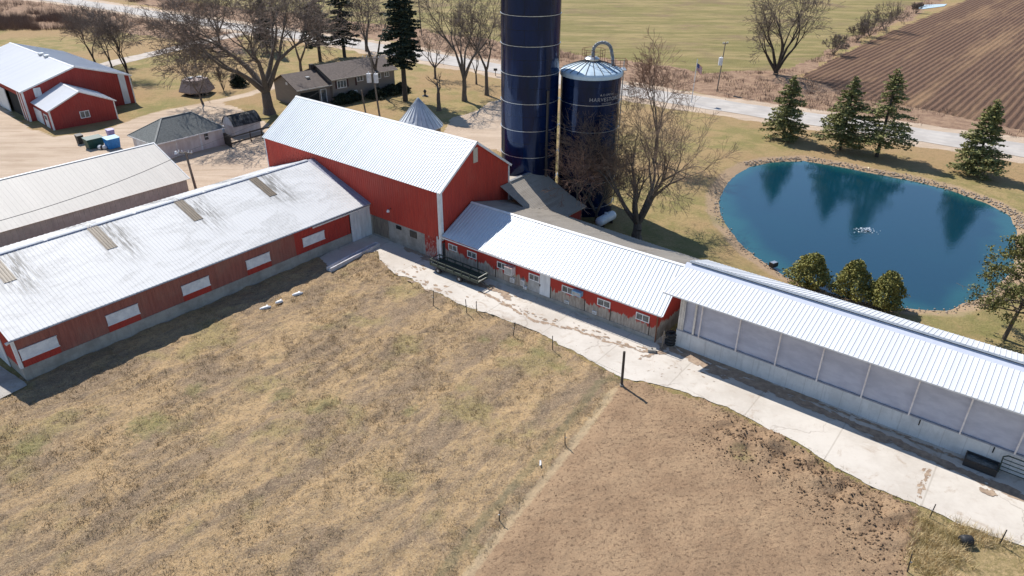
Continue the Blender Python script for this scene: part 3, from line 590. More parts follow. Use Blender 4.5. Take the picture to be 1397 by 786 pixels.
MB().box(.045, .11, BW-.1, BW+.06, 3.0, HE-.1).build('corner_board', M['trim'], b); MB().box(-BL-.06, -BL+.08, -.14, -.10, 2.2, HE-.1).build('corner_board', M['trim'], b)
v = MB().box(.04, .10, 4.55, 5.15, 8.5, 9.9); v.build('loft_vent', simple('cream_louvre', (.55,.48,.38), (.42,.37,.3), 4, stretch=(1,1,12)), b)
MB().box(-6.1, -5.4, -.10, -.04, 1.75, 2.1).build('basement_window', M['dark'], b); MB().box(-4.2, -3.3, -.10, -.04, 1.45, 2.1).build('basement_window', M['dark_wood'], b)
MB().tube((-.35, -.25, 0), (-.35, -.25, 2.6), .06, .06, 8).box(-.3, .05, -.2, -.05, 0, 2.3).build('downpipe', M['trim'], b)
lp = thing('yard_lamp', 'small yard light fixed halfway up the long red barn wall', 'lamp', (-6.535, 59.709, 0), 128.6)
MB().beam((-6.6, -.1, 3.75), (-6.6, -.5, 3.7), .05).build('bracket', M['iron'], lp); MB().tube((-6.6, -.5, 3.72), (-6.6, -.5, 3.5), .10, .17, 10).build('lamp_shade', M['white'], lp)

# ------------------------------------------------------------------ MILKING PARLOUR
b = thing('milking_parlour', 'low red milking parlour with peeling paint and pale roof between barn and curtain shed', 'milking parlour', (11.112, 46.012, 0), 128.35)
f = MB().box(-22.1, 0, -.10, .2, -.3, .42); f.build('footing', M['found'], b)
w = MB(); w.box(-22.1, 0, -.05, .15, .42, 2.72); w.box(-.15, 0, .15, 9.3, -.2, 2.72); w.box(-22.1, -.15, 9.2, 9.35, -.2, 2.95); w.build('wall', M['peeling'], b)
w = MB().slab([(0.01, -.05, 2.72), (0.01, 9.3, 2.85), (0.01, 4.6, 4.55)], .1); w.build('gable', M['red'], b)
def pv(u, v, z):     # point at height z on a sight line, in parlour coordinates
    g = np.array(G(u, v, z)[:2])-np.array([11.112, 46.012]); a = rad(128.35); e = np.array([math.sin(a), math.cos(a)]); n = np.array([-e[1], e[0]]); return (float(g@e), float(g@n), z)
r0, r1 = pv(650, 277.5, 4.85), pv(937, 362.5, 4.75); e0, e1 = (-22.15, -.42, 2.78), pv(904.4, 432.4, 2.62)
r0 = (-22.15, r0[1], r0[2]); r = MB(); r.ribbed(e0, e1, r1, r0, pitch=.34, w=.12, h=.04); rf = r.build('roof', M['parlour_roof'], b)
br_ = MB().ribbed((e1[0], 9.6, 3.0), (-22.15, 10.7, 3.0), (-22.15, r0[1]+.01, r0[2]+.003), (r1[0], r1[1]+.01, r1[2]+.003), pitch=.34, w=.1, h=.03); o = br_.build('back_roof', M['old_roof'], b); o['label'] = 'weathered brown back slope'
MB().slab([(r0[0], r0[1]-.2, r0[2]-.03), (r1[0], r1[1]-.2, r1[2]-.03), (r1[0], r1[1], r1[2]+.06), (r0[0], r0[1], r0[2]+.06)], .02).build('ridge_cap', M['trim'], rf)
MB().box(e0[0], e1[0], -.46, -.425, 2.60, 2.70).build('eave_board', M['trim'], rf)
for x0, x1 in ((-21.66, -20.56), (-19.32, -18.2), (-15.8, -14.7), (-12.27, -11.16), (-8.83, -7.66), (-5.36, -4.15), (-1.84, -.66)):
    window(b, x0, x1, 1.47, 2.10, -.052, t_=.07)
d = MB().box(-11.08, -10.02, -.12, -.055, .44, 2.5).build('door', M['door_white'], b); MB().box(-11.1, -11.0, -.15, -.12, 1.2, 1.4).build('handle', M['iron'], d)
MB().box(-12.3, -11.12, -.085, -.055, .44, 1.45).build('grey_wall_panel', M['grey_door'], b)
for x0 in (-18.1, -16.0, -12.9, -9.98, -6.55, -4.1, -.62): MB().box(x0-.03, x0+.03, -.09, -.052, .42, 1.5).build('batten', M['dark_wood'], b)
MB().box(-.02, .06, -.14, -.05, .0, 2.5).build('corner_post', M['rust'], b)
def pbox(name, label, cat, x0, x1, z0, z1, d, mat, top=None):
    o = thing(name, label, cat, (11.112, 46.012, 0), 128.35); MB().box(x0, x1, -.06-d, -.06, z0, z1).build('case', mat, o)
    if top: MB().box(x0-.03, x1+.03, -.09-d, -.05, z1, z1+.04).build('lid', top, o)
    MB().box(x0+.05, x1-.05, -.07-d, -.061-d, z0+.05, z1-.06).build('front_grille', M['grey_door'], o)
pbox('ventilation_box', 'boxy white wall unit with a red top beside the third parlour window', 'wall unit', -14.55, -13.75, 1.45, 2.15, .55, M['white'], simple('faded_red_lid', (.5,.25,.2), (.6,.5,.45), 6))
pbox('utility_box', 'small square white box low on the wall under the wall unit', 'box', -14.2, -13.78, .62, 1.04, .2, M['white'])
pbox('utility_box', 'tall narrow white box on the grey wall left of the parlour door', 'box', -13.02, -12.7, .68, 1.2, .2, M['white'])
pbox('utility_box', 'low white box just above the footing left of the parlour door', 'box', -12.75, -12.42, .44, .68, .2, M['white'])
pbox('window_unit', 'light blue unit under the eave beside the fifth parlour window', 'wall unit', -7.6, -6.75, 1.75, 2.15, .4, M['lid_blue'])
pbox('wall_hatch', 'small white hatch low on the wall below the fifth parlour window', 'hatch', -8.48, -8.05, .5, .76, .08, M['white'])
pbox('wall_hatch', 'small white hatch low on the wall left of the sixth parlour window', 'hatch', -5.75, -5.35, .5, .78, .08, M['white'])
# ------------------------------------------------------------------ LEAN-TO between barn and silos
b = thing('feed_room', 'small red annex with a weathered grey-brown swept roof at the foot of the silos', 'annex', (-6.535, 59.709, 0), 128.6)
w = MB(); w.ribbed((5.7, 8.9, 0), (5.7, 14.7, 0), (5.7, 14.7, 2.55), (5.7, 8.9, 2.55), pitch=.3, w=.08, h=.02)
w.ribbed((5.7, 14.7, 0), (1.2, 14.7, 0), (1.2, 14.7, 3.0), (5.7, 14.7, 2.55), pitch=.3, w=.08, h=.02); w.build('wall', M['red_shed'], b)
r = MB(); q = [(3.9, 3.3), (6.05, 2.5)]
r.ribbed((3.9, 8.4, 3.3), (3.9, 15.0, 3.3), (.12, 15.0, 5.15), (.12, 8.4, 5.15), pitch=.3, w=.05, h=.015); r.ribbed((6.05, 9.9, 2.5), (6.05, 15.0, 2.5), (3.9, 15.0, 3.3), (3.9, 9.9, 3.3), pitch=.3, w=.05, h=.015)
rf = r.build('roof', M['old_roof'], b); MB().box(-.1, .22, 9.9, 13.3, 5.12, 5.24).build('ridge_cap', M['galv'], rf); MB().box(6.03, 6.1, 9.9, 15.03, 2.38, 2.5).build('eave_board', M['galv'], rf)
w = MB().ribbed((.1, 13.2, 3.3), (-2.5, 13.2, 3.3), (-2.5, 13.2, 4.6), (.1, 13.2, 5.1), pitch=.3); w.build('back_wall', M['red_shed'], b)
MB().slab([(.1, 9.85, 5.13), (.1, 13.3, 5.13), (-2.6, 13.3, 4.4), (-2.6, 9.85, 4.4)], .04).build('rear_roof', M['old_roof'], b)
window(b, 10.3, 10.95, 1.35, 2.15, 5.73, t_=.07, bars=0, axis='x')
# ------------------------------------------------------------------ CURTAIN-SIDED FREESTALL
b = thing('freestall_barn', 'very long low cattle shed with grey curtain side, concrete wall and bright white roof', 'cattle shed', (12.501, 45.559, 0), 128.42)
FL = 44.0
MB().box(0, 26.2, 0, .2, -.3, 1.45).box(27.6, FL, 0, .2, -.3, 1.45).box(0, .2, .2, 5.0, -.3, 1.45).box(.2, FL, 4.8, 5.0, -.3, 1.2).build('concrete_wall', M['fs_wall'], b)
MB().box(0, FL, -.03, .17, 1.452, 1.53).build('sill', simple('blue_grey_sill', (.30,.31,.35), (.25,.26,.3)), b)
cv = []; cf = []; nxx = 260
for i in range(nxx+1):
    for k in range(9):
        x_ = .35+(FL-.35)*i/nxx; zz_ = 1.5+(4.35-1.5)*k/8
        bow = .10*math.sin(math.pi*((x_-1.84) % 2.87)/2.87)*math.sin(math.pi*k/8); cv.append((x_, .10+bow+.012*math.sin(x_*9+k), zz_))
for i in range(nxx):
    for k in range(8): a_ = i*9+k; cf.append((a_, a_+9, a_+10, a_+1))
make_mesh('side_curtain', cv, cf, M['curtain'], b, True)
for i in range(15):
    x_ = 1.84+2.873*i; MB().box(x_-.045, x_+.045, -.16, -.04, 1.50, 4.55).build('strap', M['fstrim'], b)
    MB().box(x_-.08, x_+.08, .24, .4, 1.2, 4.9).build('post', M['wood'], b)
MB().ribbed((.02, 5.0, 0), (.02, .1, 0), (.02, .1, 4.75), (.02, 5.0, 4.9), pitch=.3).ribbed((.05, .0, 1.45), (.5, .0, 1.45), (.5, .0, 4.7), (.05, .0, 4.7), pitch=.2, w=.08, h=.03).box(1.25, 1.4, -.03, .05, 1.5, 4.5).build('end_wall', M['galv'], b)
MB().ribbed((FL, 5.0, 1.2), (0.05, 5.0, 1.2), (.05, 5.0, 4.8), (FL, 5.0, 4.8), pitch=.3).build('back_wall', M['white'], b)
fr = -1.05
r = MB().ribbed((fr, -.9, 4.74), (FL, -.9, 4.80), (FL, 2.3, 5.63), (fr, 2.3, 5.57), pitch=.3, w=.07, h=.03); rf = r.build('roof', M['white_roof'], b)
MB().slab([(fr, 2.3, 5.57), (FL, 2.3, 5.63), (FL, 2.72, 5.86), (fr, 2.72, 5.80)], .03).build('ridge_upstand', simple('shade_tinted_flashing', (.55,.58,.68), (.5,.53,.62)), rf)  # shade of the steep front-facing strip is put into its bluish colour
MB().box(fr+.3, FL, 2.75, 2.85, 5.35, 5.98).build('ridge_opening', M['dark'], rf)
r2 = MB().ribbed((FL, 6.0, 4.84), (fr+.25, 6.0, 4.80), (fr+.25, 2.66, 6.03), (FL, 2.66, 6.07), pitch=.3, w=.07, h=.03).build('back_roof', M['white_roof'], b)
MB().slab([(fr+.25, 2.62, 5.90), (FL, 2.62, 5.95), (FL, 2.66, 6.07), (fr+.25, 2.66, 6.03)], .02).build('ridge_fascia', M['trim'], r2)
MB().box(fr, FL, -.94, -.9, 4.66, 4.76).build('eave_fascia', M['trim'], rf)
for x_ in (16.9, 20.95): MB().box(x_-.03, x_+.03, -.03, -.005, 1.0, 1.42).build('wall_slot', M['dark'], b)
# trough, gate
o = thing('water_trough', 'dark rectangular water trough against the concrete wall by the gate', 'trough', (12.501, 45.559, 0), 128.42)
MB().box(19.75, 21.5, -1.0, -.92, .05, .55).box(19.75, 21.5, -.15, -.06, .05, .55).box(19.75, 19.83, -.92, -.15, .05, .55).box(21.42, 21.5, -.92, -.15, .05, .55).build('basin', M['iron'], o); MB().box(19.83, 21.42, -.92, -.15, .1, .42).build('water', M['glass'], o)
o = thing('tube_gate', 'dark green steel tube gate leaning at the concrete wall, right edge', 'gate', (12.501, 45.559, 0), 128.42)
g = MB(); g.path([(21.55, -.45, .1), (21.5, -.30, 1.2), (21.7, -.27, 1.35), (24.6, -.27, 1.35), (24.75, -.30, 1.2), (24.75, -.45, .1)], .04); g.build('gate_frame', M['green_metal'], o)
for k in range(4): g = MB().tube((21.53, -.42+.03*k, .32+.25*k), (24.75, -.42+.03*k, .32+.25*k), .028); g.build('rail', M['green_metal'], o)
o = thing('gate_post', 'second dark steel gate panel post past the tube gate', 'post', (12.501, 45.559, 0), 128.42); MB().tube((25.1, -.3, 0), (25.1, -.3, 1.5), .06).build('shaft', M['green_metal'], o)
# black roll and corner post, concrete block
g = G(914, 465); o = thing('tire_stack', 'round black tyre stack in the corner between parlour and curtain shed', 'tyres', (g[0]-.1, g[1]-.5, .05)); 
for k in range(4): MB().lathe([(.2, k*.26), (.36, k*.26+.0), (.42, k*.26+.07), (.42, k*.26+.18), (.36, k*.26+.25), (.2, k*.26+.25), (.2, k*.26)], 20).build('tyre', M['black'], o, True)
g = G(889, 480); o = thing('concrete_block', 'small grey concrete block on the yard by the parlour corner', 'block', (g[0], g[1], .05), 100); MB().box(-.3, .3, -.2, .2, 0, .22).build('block_body', M['found'], o); MB().tube((0, 0, .22), (0, 0, .3), .05).build('lifting_eye', M['iron'], o)
g = G(903, 476); o = thing('timber_post', 'weathered timber post leaning at the right end of the parlour', 'post', (g[0], g[1], 0)); MB().tube((0, 0, 0), (.05, .1, 1.6), .07, .06).build('shaft', M['wood'], o); MB().beam((.0, .0, .9), (.5, .4, .9), .06).build('rail', M['wood'], o)
# ------------------------------------------------------------------ HAY WAGON
b = thing('feed_wagon', 'dark green open feeder wagon parked against the parlour wall', 'wagon', (-6.535, 59.709, 0), 128.6)
wx0, wx1, wy0, wy1 = .35, 6.15, -2.0, -.75
g = MB().box(wx0, wx1, wy0, wy1, .55, .66); g.build('bed', simple('dark_straw_bed', (.04,.045,.035), (.07,.06,.04), 4), b)
for y_ in (wy0, wy1): MB().box(wx0, wx1, y_-.03, y_+.03, .60, .85).build('side_rail', M['green_metal'], b); MB().box(wx0, wx1, y_-.03, y_+.03, 1.1, 1.2).build('side_rail', M['green_metal'], b)
for x_ in np.linspace(wx0, wx1, 7): MB().box(x_-.03, x_+.03, wy0-.05, wy0+.03, .6, 1.2).box(x_-.03, x_+.03, wy1-.03, wy1+.05, .6, 1.2).build('upright', M['green_metal'], b)
for z_ in (.75, 1.15): MB().box(wx1-.02, wx1+.05, wy0, wy1, z_-.03, z_+.03).build('end_rail', simple('pale_rail', (.42,.42,.36)), b); MB().box(wx0-.05, wx0+.02, wy0, wy1, z_-.03, z_+.03).build('end_rail', M['green_metal'], b)
for x_ in (wx0+1.0, wx1-2.2):
    for y_ in (wy0+.02, wy1-.02): wh = MB().tube((x_, y_-.09, .3), (x_, y_+.09, .3), .3, .3, 18).build('wheel', M['black'], b); MB().tube((x_, y_-.1, .3), (x_, y_+.1, .3), .13, .13, 12).build('rim', M['grey_door'], wh)
MB().path([(wx1, -1.4, .5), (wx1+.9, -1.4, .25)], .05).build('drawbar', M['green_metal'], b)
# white slab at the yard head
g0, g1 = G(452, 371), G(519, 336); a_ = math.degrees(math.atan2(g1[0]-g0[0], g1[1]-g0[1])); ln = math.hypot(g1[0]-g0[0], g1[1]-g0[1])
o = thing('concrete_bunk', 'long narrow white concrete bunk lying at the head of the yard', 'feed bunk', (g0[0], g0[1], 0), a_)
MB().box(0, ln, 0, .12, -.1, .35).box(0, ln, .5, .62, -.1, .35).box(0, ln, .12, .5, -.1, .12).box(ln-.1, ln, .12, .5, .12, .35).build('bunk_walls', simple('pale_bunk_concrete', (.62,.60,.62), (.45,.44,.44), 2), o)
MB().box(0.1, ln-.1, .13, .49, .122, .16).build('bunk_floor', M['white'], o)

# ------------------------------------------------------------------ SILOS
def silo(name, label, cx, cy, r, H, rings, dome, z0=0):
    b = thing(name, label, 'silo', (cx, cy, 0))
    MB().lathe([(r, z0-.2), (r, H)], 72).build('shell', M['enamel'], b, True)
    for z_ in rings: MB().lathe([(r, z_-.022), (r+.05, z_-.022), (r+.05, z_+.022), (r, z_+.022)], 72).build('ring', M['galv'], b)
    n = 22; d = MB()
    prof = [(r+.10, H-.42), (r+.10, H-.1), (r+.02, H+.05)]+[(r*(1-q)+.15*q, H+.08+dome*(q*1.35-.35*q*q)) for q in np.linspace(.03, 1.0, 7)]
    d.lathe(prof, 44); dm = d.build('dome_roof', M['dome'], b, False)
    s_ = MB()
    for i in range(n):
        t_ = 2*math.pi*(i+.5)/n; pts = [Vector((p*math.cos(t_), p*math.sin(t_), z_+.02)) for p, z_ in prof[2:]]
        for p, q in zip(pts, pts[1:]): s_.beam(p, q, .05, .06)
    s_.build('roof_seams', M['iron'], dm); return b, prof
bs, _ = silo('tall_silo', 'tallest dark blue enamel silo, its top cut by the frame, next to the barn gable', 1.72, 72.95, 2.93, 24.0, [20.45-2.74*k for k in range(8)]+[23.2], 1.2)
MB().tube((1.75, -2.48, 3.2), (1.75, -2.48, 13.5), .13, .13, 10).build('ladder_chute', M['iron'], bs)
lad = MB()
for sx in (-.16, .16): lad.tube((sx, 3.1, 1), (sx, 3.1, 24), .025)
for k in range(76): lad.tube((-.16, 3.1, 1.2+.3*k), (.16, 3.1, 1.2+.3*k), .012, n=4)
lad.build('ladder', M['galv'], bs)
SX, SY, SR, SH = 7.98, 73.6, 3.08, 14.9
bs, prof = silo('short_silo', 'shorter dark blue silo with pale domed cap and lettering, right of the tall silo', SX, SY, SR, SH, [12.0-2.74*k for k in range(5)], .95)
topz = prof[-1][1]
MB().lathe([(.75, topz-.05), (.75, topz+.1), (.55, topz+.25), (.0, topz+.3)], 24).build('cap_plate', M['galv'], bs)
pts = [Vector((.05, -.1, topz+.1)), Vector((.05, -.1, topz+.85))]+[Vector((.95-.9*math.cos(q), -.1, topz+.85+.8*math.sin(q))) for q in np.linspace(.2, math.pi*.94, 9)]+[Vector((2.0, -.1, topz+.35)), Vector((2.15, -.1, topz-.6))]
MB().path(pts, .17, 10).build('gooseneck_pipe', simple('dull_grey_pipe', (.24,.26,.28), (.16,.17,.19), 3, .5), bs, True)
rl = MB()
for z_ in (.7, 1.25):
    ring = [Vector((1.15*math.cos(q)+.1, 1.15*math.sin(q), topz+z_-.25)) for q in np.linspace(0, 2*math.pi, 15)]; rl.path(ring, .025, 5)
for q in np.linspace(0, 2*math.pi, 9)[:-1]: rl.tube((1.15*math.cos(q)+.1, 1.15*math.sin(q), topz-.2), (1.15*math.cos(q)+.1, 1.15*math.sin(q), topz+1.0), .025, n=5)
rl.build('guard_rail', M['rust'], bs)
pf = MB().box(2.0, 3.5, -.5, .8, SH+.02, SH+.08); pf.build('platform', M['galv'], bs)
rl = MB()
for z_ in (.5, 1.0): rl.path([(1.5, -.5, SH+z_), (3.5, -.5, SH+z_), (3.5, .8, SH+z_), (1.5, .8, SH+z_)], .025, 5)
for p in ((1.5, -.5), (2.1, -.5), (2.8, -.5), (3.5, -.5), (3.5, .1), (3.5, .8), (2.5, .8)): rl.tube((*p, SH), (*p, SH+1.05), .025, n=5)
rl.build('platform_rail', M['rust'], bs)
lad = MB()
for sx in (-.2, .2): lad.tube((SR+.18, .1+sx, .5), (SR+.18, .1+sx, SH+1), .03, n=5)
for k in range(48): lad.tube((SR+.18, -.1, .6+.3*k), (SR+.18, .3, .6+.3*k), .015, n=4)
for k in range(12): lad.path([(SR+.18+.35*math.sin(q), .1-.35*math.cos(q), 2.6+k*1.0) for q in np.linspace(0, math.pi, 6)], .015, 4)
lad.build('caged_ladder', M['galv'], bs)
# lettering
M['letter'] = simple('cream_lettering', (.48,.44,.43), (.32,.30,.30), 3, .6)
def lettering(txt, size, z, ang, font_shear=0):
    cu = bpy.data.curves.new('txt', 'FONT'); cu.body = txt; cu.size = size; cu.align_x = 'CENTER'; cu.extrude = .004; cu.space_character = 1.12; cu.shear = font_shear
    ob = bpy.data.objects.new('txt', cu); COL.objects.link(ob); dg = bpy.context.evaluated_depsgraph_get(); me = bpy.data.meshes.new_from_object(ob.evaluated_get(dg)); bpy.data.objects.remove(ob)
    for v_ in me.vertices:
        th_ = ang+v_.co.x/SR; rr_ = SR+.02+v_.co.z; v_.co = (rr_*math.cos(th_), rr_*math.sin(th_), z+v_.co.y)
    me.materials.clear(); me.materials.append(M['letter']); o = bpy.data.objects.new('lettering', me); COL.objects.link(o); o.parent = bs
la = rad(-90+26)
lettering('A.O.SMITH', .30, 12.95, la+.02); lettering('HARVESTORE', .52, 12.42, la-.02); lettering('SYSTEMS', .26, 12.08, la+.02)
# propane tank
g = G(826, 307); o = thing('propane_tank', 'white horizontal propane tank on the grass by the short silo', 'gas tank', (g[0], g[1], 0), 40)
prof_ = [(0.0, -1.55)]+[(.5*math.sin(q), -1.15-.4*math.cos(q)) for q in np.linspace(.2, math.pi/2, 5)]+[(.5*math.cos(q), 1.15+.4*math.sin(q)) for q in np.linspace(0, 1.4, 5)]+[(0, 1.55)]
mbt = MB().lathe(prof_, 20); mbt.v = [(z_, y_, x_+.75) for x_, y_, z_ in mbt.v]; mbt.build('tank_body', M['tank'], o, True)
MB().tube((0, 0, 1.2), (0, 0, 1.4), .2, .18, 12).build('valve_dome', M['tank'], o)
for x_ in (-.8, .8): MB().box(x_-.08, x_+.08, -.35, .35, 0, .34).build('foot', M['iron'], o)
# ------------------------------------------------------------------ GRANARY with cone roof
b = thing('round_granary', 'round buff granary with a ribbed conical metal roof behind the barn', 'granary', (-12.7, 95.2, 0))
MB().lathe([(2.85, -.1), (2.85, 3.0)], 24).build('wall', M['brick'], b, True)
n = 24; c = MB(); c.lathe([(3.2, 2.95), (3.2, 3.03), (.12, 6.6), (.02, 6.8)], n); rf = c.build('cone_roof', M['cone_roof'], b)
s_ = MB()
for i in range(n): t_ = 2*math.pi*i/n; s_.beam((3.22*math.cos(t_), 3.22*math.sin(t_), 3.05), (.12*math.cos(t_), .12*math.sin(t_), 6.65), .05, .05)
s_.build('roof_ribs', M['galv'], rf); MB().slab([(-1.5, -3.1, 3.2), (-.2, -3.35, 3.2), (-.2, -2.3, 4.05), (-1.2, -2.1, 4.1)], .05).build('roof_hatch', M['galv'], rf)
b = thing('small_hut', 'tiny white-roofed hut tucked behind the round granary', 'hut', (-16.2, 99.2, 0), 128)
MB().box(-1, 1, -.8, .8, 0, 1.9).build('wall', M['red_shed'], b); MB().slab([(-1.2, -1.0, 1.9), (1.2, -1.0, 1.9), (1.2, 0, 2.4), (-1.2, 0, 2.4)], .05).slab([(1.2, 1.0, 1.9), (-1.2, 1.0, 1.9), (-1.2, 0, 2.403), (1.2, 0, 2.403)], .05).build('roof', M['white_roof'], b)
# ------------------------------------------------------------------ BIG RED MACHINE SHED
g = G(42, 166); b = thing('machine_shed', 'big red machine shed with white metal roof and open dark doorway, top left', 'shed', (g[0], g[1], 0), 132)
w = MB(); w.ribbed((-2.2, 0, 0), (0, 0, 0), (0, 0, 4.5), (-2.2, 0, 4.5), pitch=.35, w=.1, h=.03); w.ribbed((-30, 0, 0), (-13.8, 0, 0), (-13.8, 0, 4.5), (-30, 0, 4.5), pitch=.35, w=.1, h=.03); w.ribbed((-13.8, 0, 3.6), (-2.2, 0, 3.6), (-2.2, 0, 4.5), (-13.8, 0, 4.5), pitch=.35)
gable_end(w, 0, 0, 15.8, 0, 4.5, 6.95, 8.0, 1, pitch=.35, w=.1, h=.03); gable_end(w, -30, 0, 15.8, 0, 4.5, 6.95, 8.0, -1, pitch=.35); w.ribbed((0, 15.8, 0), (-30, 15.8, 0), (-30, 15.8, 4.5), (0, 15.8, 4.5), pitch=.35)
w.build('wall', M['red_shed'], b)
rf = roof_pair(b, -30.3, .25, -.3, 16.1, 8.0, 4.5, 7.05, M['white_roof'], M['white_roof'], pitch=.45, w=.1, h=.03)
MB().slab([(.18, -.3, 4.55), (.3, -.3, 4.55), (.3, 8, 7.12), (.18, 8, 7.12)], .22).slab([(.18, 8, 7.123), (.3, 8, 7.123), (.3, 16.12, 4.55), (.18, 16.12, 4.55)], .22).build('rake_trim', M['trim'], rf)
for x_ in (-11.3, -13.8): MB().box(x_-.4, x_+.4, 7.5, 8.2, 7.0, 7.35).build('roof_vent', M['galv'], rf)
MB().box(-8.6, -2.2, .3, 6, .02, 3.6).build('doorway', M['dark'], b); MB().box(-13.9, -8.6, -.16, -.06, .05, 3.6).build('sliding_door', M['door_white'], b)
MB().box(-.12, .06, -.1, -.04, 0, 4.5).box(.04, .08, -.04, .18, 0, 4.5).box(-2.3, -2.1, -.1, -.04, 0, 4.5).build('corner_trim', M['trim'], b); MB().box(-1.3, -.9, -.09, -.04, 0, 4.5).build('white_strip', M['trim'], b); MB().box(.04, .09, 15.66, 15.84, 0, 4.5).build('corner_trim', M['trim'], b)
MB().box(.06, .13, 14.0, 14.95, .1, 4.9).build('gable_door', M['door_white'], b); MB().box(.06, .12, 1.6, 2.6, 3.4, 4.75).build('gable_panel', M['door_white'], b)
# small red garage in front of it
g = G(74, 178); b = thing('red_garage', 'small red garage with a white roof and one window in front of the machine shed', 'garage', (g[0], g[1], 0), 134)
w = MB(); w.ribbed((-9.4, 0, 0), (-.0, 0, 0), (0, 0, 2.75), (-9.4, 0, 2.75), pitch=.35, w=.1, h=.03); gable_end(w, 0, 0, 9.0, 0, 2.8, 4.85, 4.55, 1, pitch=.35, w=.1, h=.03); w.ribbed((0, 9, 0), (-9.4, 9, 0), (-9.4, 9, 2.8), (0, 9, 2.8), pitch=.35); gable_end(w, -9.4, 0, 9.0, 0, 2.8, 4.85, 4.55, -1, pitch=.35); w.build('wall', M['red_shed'], b)
rf = roof_pair(b, -9.4, .3, -.3, 9.3, 4.55, 2.8, 4.95, M['white_roof'], M['white_roof'], pitch=.45, w=.1, h=.03)
MB().slab([(.22, -.3, 2.85), (.33, -.3, 2.85), (.33, 4.55, 5.02), (.22, 4.55, 5.02)], .18).slab([(.22, 4.55, 5.023), (.33, 4.55, 5.023), (.33, 9.32, 2.85), (.22, 9.32, 2.85)], .18).build('rake_trim', M['trim'], rf)
MB().box(-7.6, -3.9, -.1, -.04, .05, 2.1).build('garage_door', M['door_white'], b); d = MB().box(-2.9, -1.2, -.1, -.04, .05, 2.0).build('entry_door', M['door_white'], b); MB().box(-2.6, -1.5, -.12, -.1, 1.2, 1.8).build('pane', M['glass'], d)
MB().box(-.1, .05, -.08, -.04, 0, 2.75).box(.04, .07, -.04, .14, 0, 2.75).build('corner_trim', M['trim'], b); MB().box(.04, .08, 8.88, 9.04, 0, 2.75).build('corner_trim', M['trim'], b)
window(b, 3.9, 5.25, 1.0, 2.05, .04, t_=.10, axis='x')
# ------------------------------------------------------------------ WHITE HIP-ROOF GARAGE
b = thing('hip_roof_garage', 'chalky white garage with a dark grey shingled hip roof beside the bins', 'garage', (-44.89, 89.67, 0), 38)
MB().box(-1.6, 7.85, 0, 6.2, -.1, 2.3).build('wall', M['whitewash'], b)
x0, x1, y0, y1, yr = -2.0, 8.1, -.35, 6.55, 3.1; zE, zR = 2.35, 4.5; a0, a1 = 1.35, 5.6
r = MB(); r.add([(x0,y0,zE),(x1,y0,zE),(x1,y1,zE),(x0,y1,zE),(a0,yr,zR),(a1,yr,zR)], [(0,1,5,4),(1,2,5),(2,3,4,5),(3,0,4),(3,2,1,0)]); rf = r.build('hip_roof', M['shingle'], b)
hc = MB()
for p, q in (((x0,y0,zE),(a0,yr,zR)), ((x1,y0,zE),(a1,yr,zR)), ((x0,y1,zE),(a0,yr,zR)), ((a0,yr,zR),(a1,yr,zR)), ((x1,y1,zE),(a1,yr,zR))): hc.beam(p, q, .22, .04)
hc.build('ridge_shingles', simple('pale_ridge_shingle', (.19,.2,.195)), rf)
MB().box(x0, x1, y0-.03, y0, zE-.14, zE).box(x0-.03, x0, y0, y1, zE-.14, zE).build('fascia', M['trim'], rf)
window(b, 5.1, 5.62, 1.25, 2.08, -.01, frame=M['dark_wood'], t_=.06); MB().box(5.1, 5.62, -.075, -.061, 1.62, 1.7).build('muntin', M['white'], b)
MB().box(1.0, 1.1, -.05, -.0, 0, 2.2).build('door_trim', M['white'], b); MB().box(4.35, 4.6, -.05, 0, 0, 2.3).build('door_trim', M['white'], b); MB().box(-1.66, -1.6, .6, 5.2, .05, 2.0).build('garage_door', M['white'], b)
# ------------------------------------------------------------------ SMALL WHITE SHED
b = thing('garden_shed', 'small white shed with a blotchy dark arched roof beside the wooden pen', 'shed', (-39.7, 99.26, 0), 40.5)
MB().box(0, 4.15, 0, 3.0, -.1, 1.5).build('wall', M['whitewash'], b)
pr = [(-.15, 1.45), (.25, 2.15), (.85, 2.65), (1.5, 2.85), (2.15, 2.65), (2.75, 2.15), (3.15, 1.45)]
r = MB()
for (ya, za), (yb, zb) in zip(pr, pr[1:]): r.slab([(-.15, ya, za), (4.35, ya, za), (4.35, yb, zb), (-.15, yb, zb)], .05)
r.build('arched_roof', M['old_shingle'], b); 
for x_ in (.0, 4.12): MB().slab([(x_, y_, z_-.02) for y_, z_ in pr][::-1], .04).build('gable', M['white'], b)
# wooden pen
b = thing('wooden_pen', 'dark timber plank pen between the white garage and the barn', 'pen'); P0 = [G(308.5,196), G(316,201), G(343,193), G(358,188.5), G(372,186)]
for p in P0: MB().tube((p[0], p[1], 0), (p[0], p[1], 1.5), .09, .08).build('post', M['dark_wood'], b)
for p, q in zip(P0[1:], P0[2:]):
    for z_ in (.5, 1.35): MB().beam((p[0], p[1], z_), (q[0], q[1], z_), .06, .2).build('rail', M['dark_wood'], b)
for k in range(7): q = k/7; MB().box(P0[0][0]+(P0[1][0]-P0[0][0])*q-.2, P0[0][0]+(P0[1][0]-P0[0][0])*q+.2, P0[0][1]+(P0[1][1]-P0[0][1])*q-.05, P0[0][1]+(P0[1][1]-P0[0][1])*q+.05, 0, 1.55).build('plank', M['dark_wood'], b)
g = G(315, 179); o = thing('stacked_boards', 'pale boards and sheets piled beside the small white shed', 'boards', g, 50)
for k in range(4): MB().box(-1.2, 1.2, -.5+.05*k, .5+.03*k, .25*k, .25*k+.12).build('board', M['lid_blue'] if k == 2 else M['white'], o)
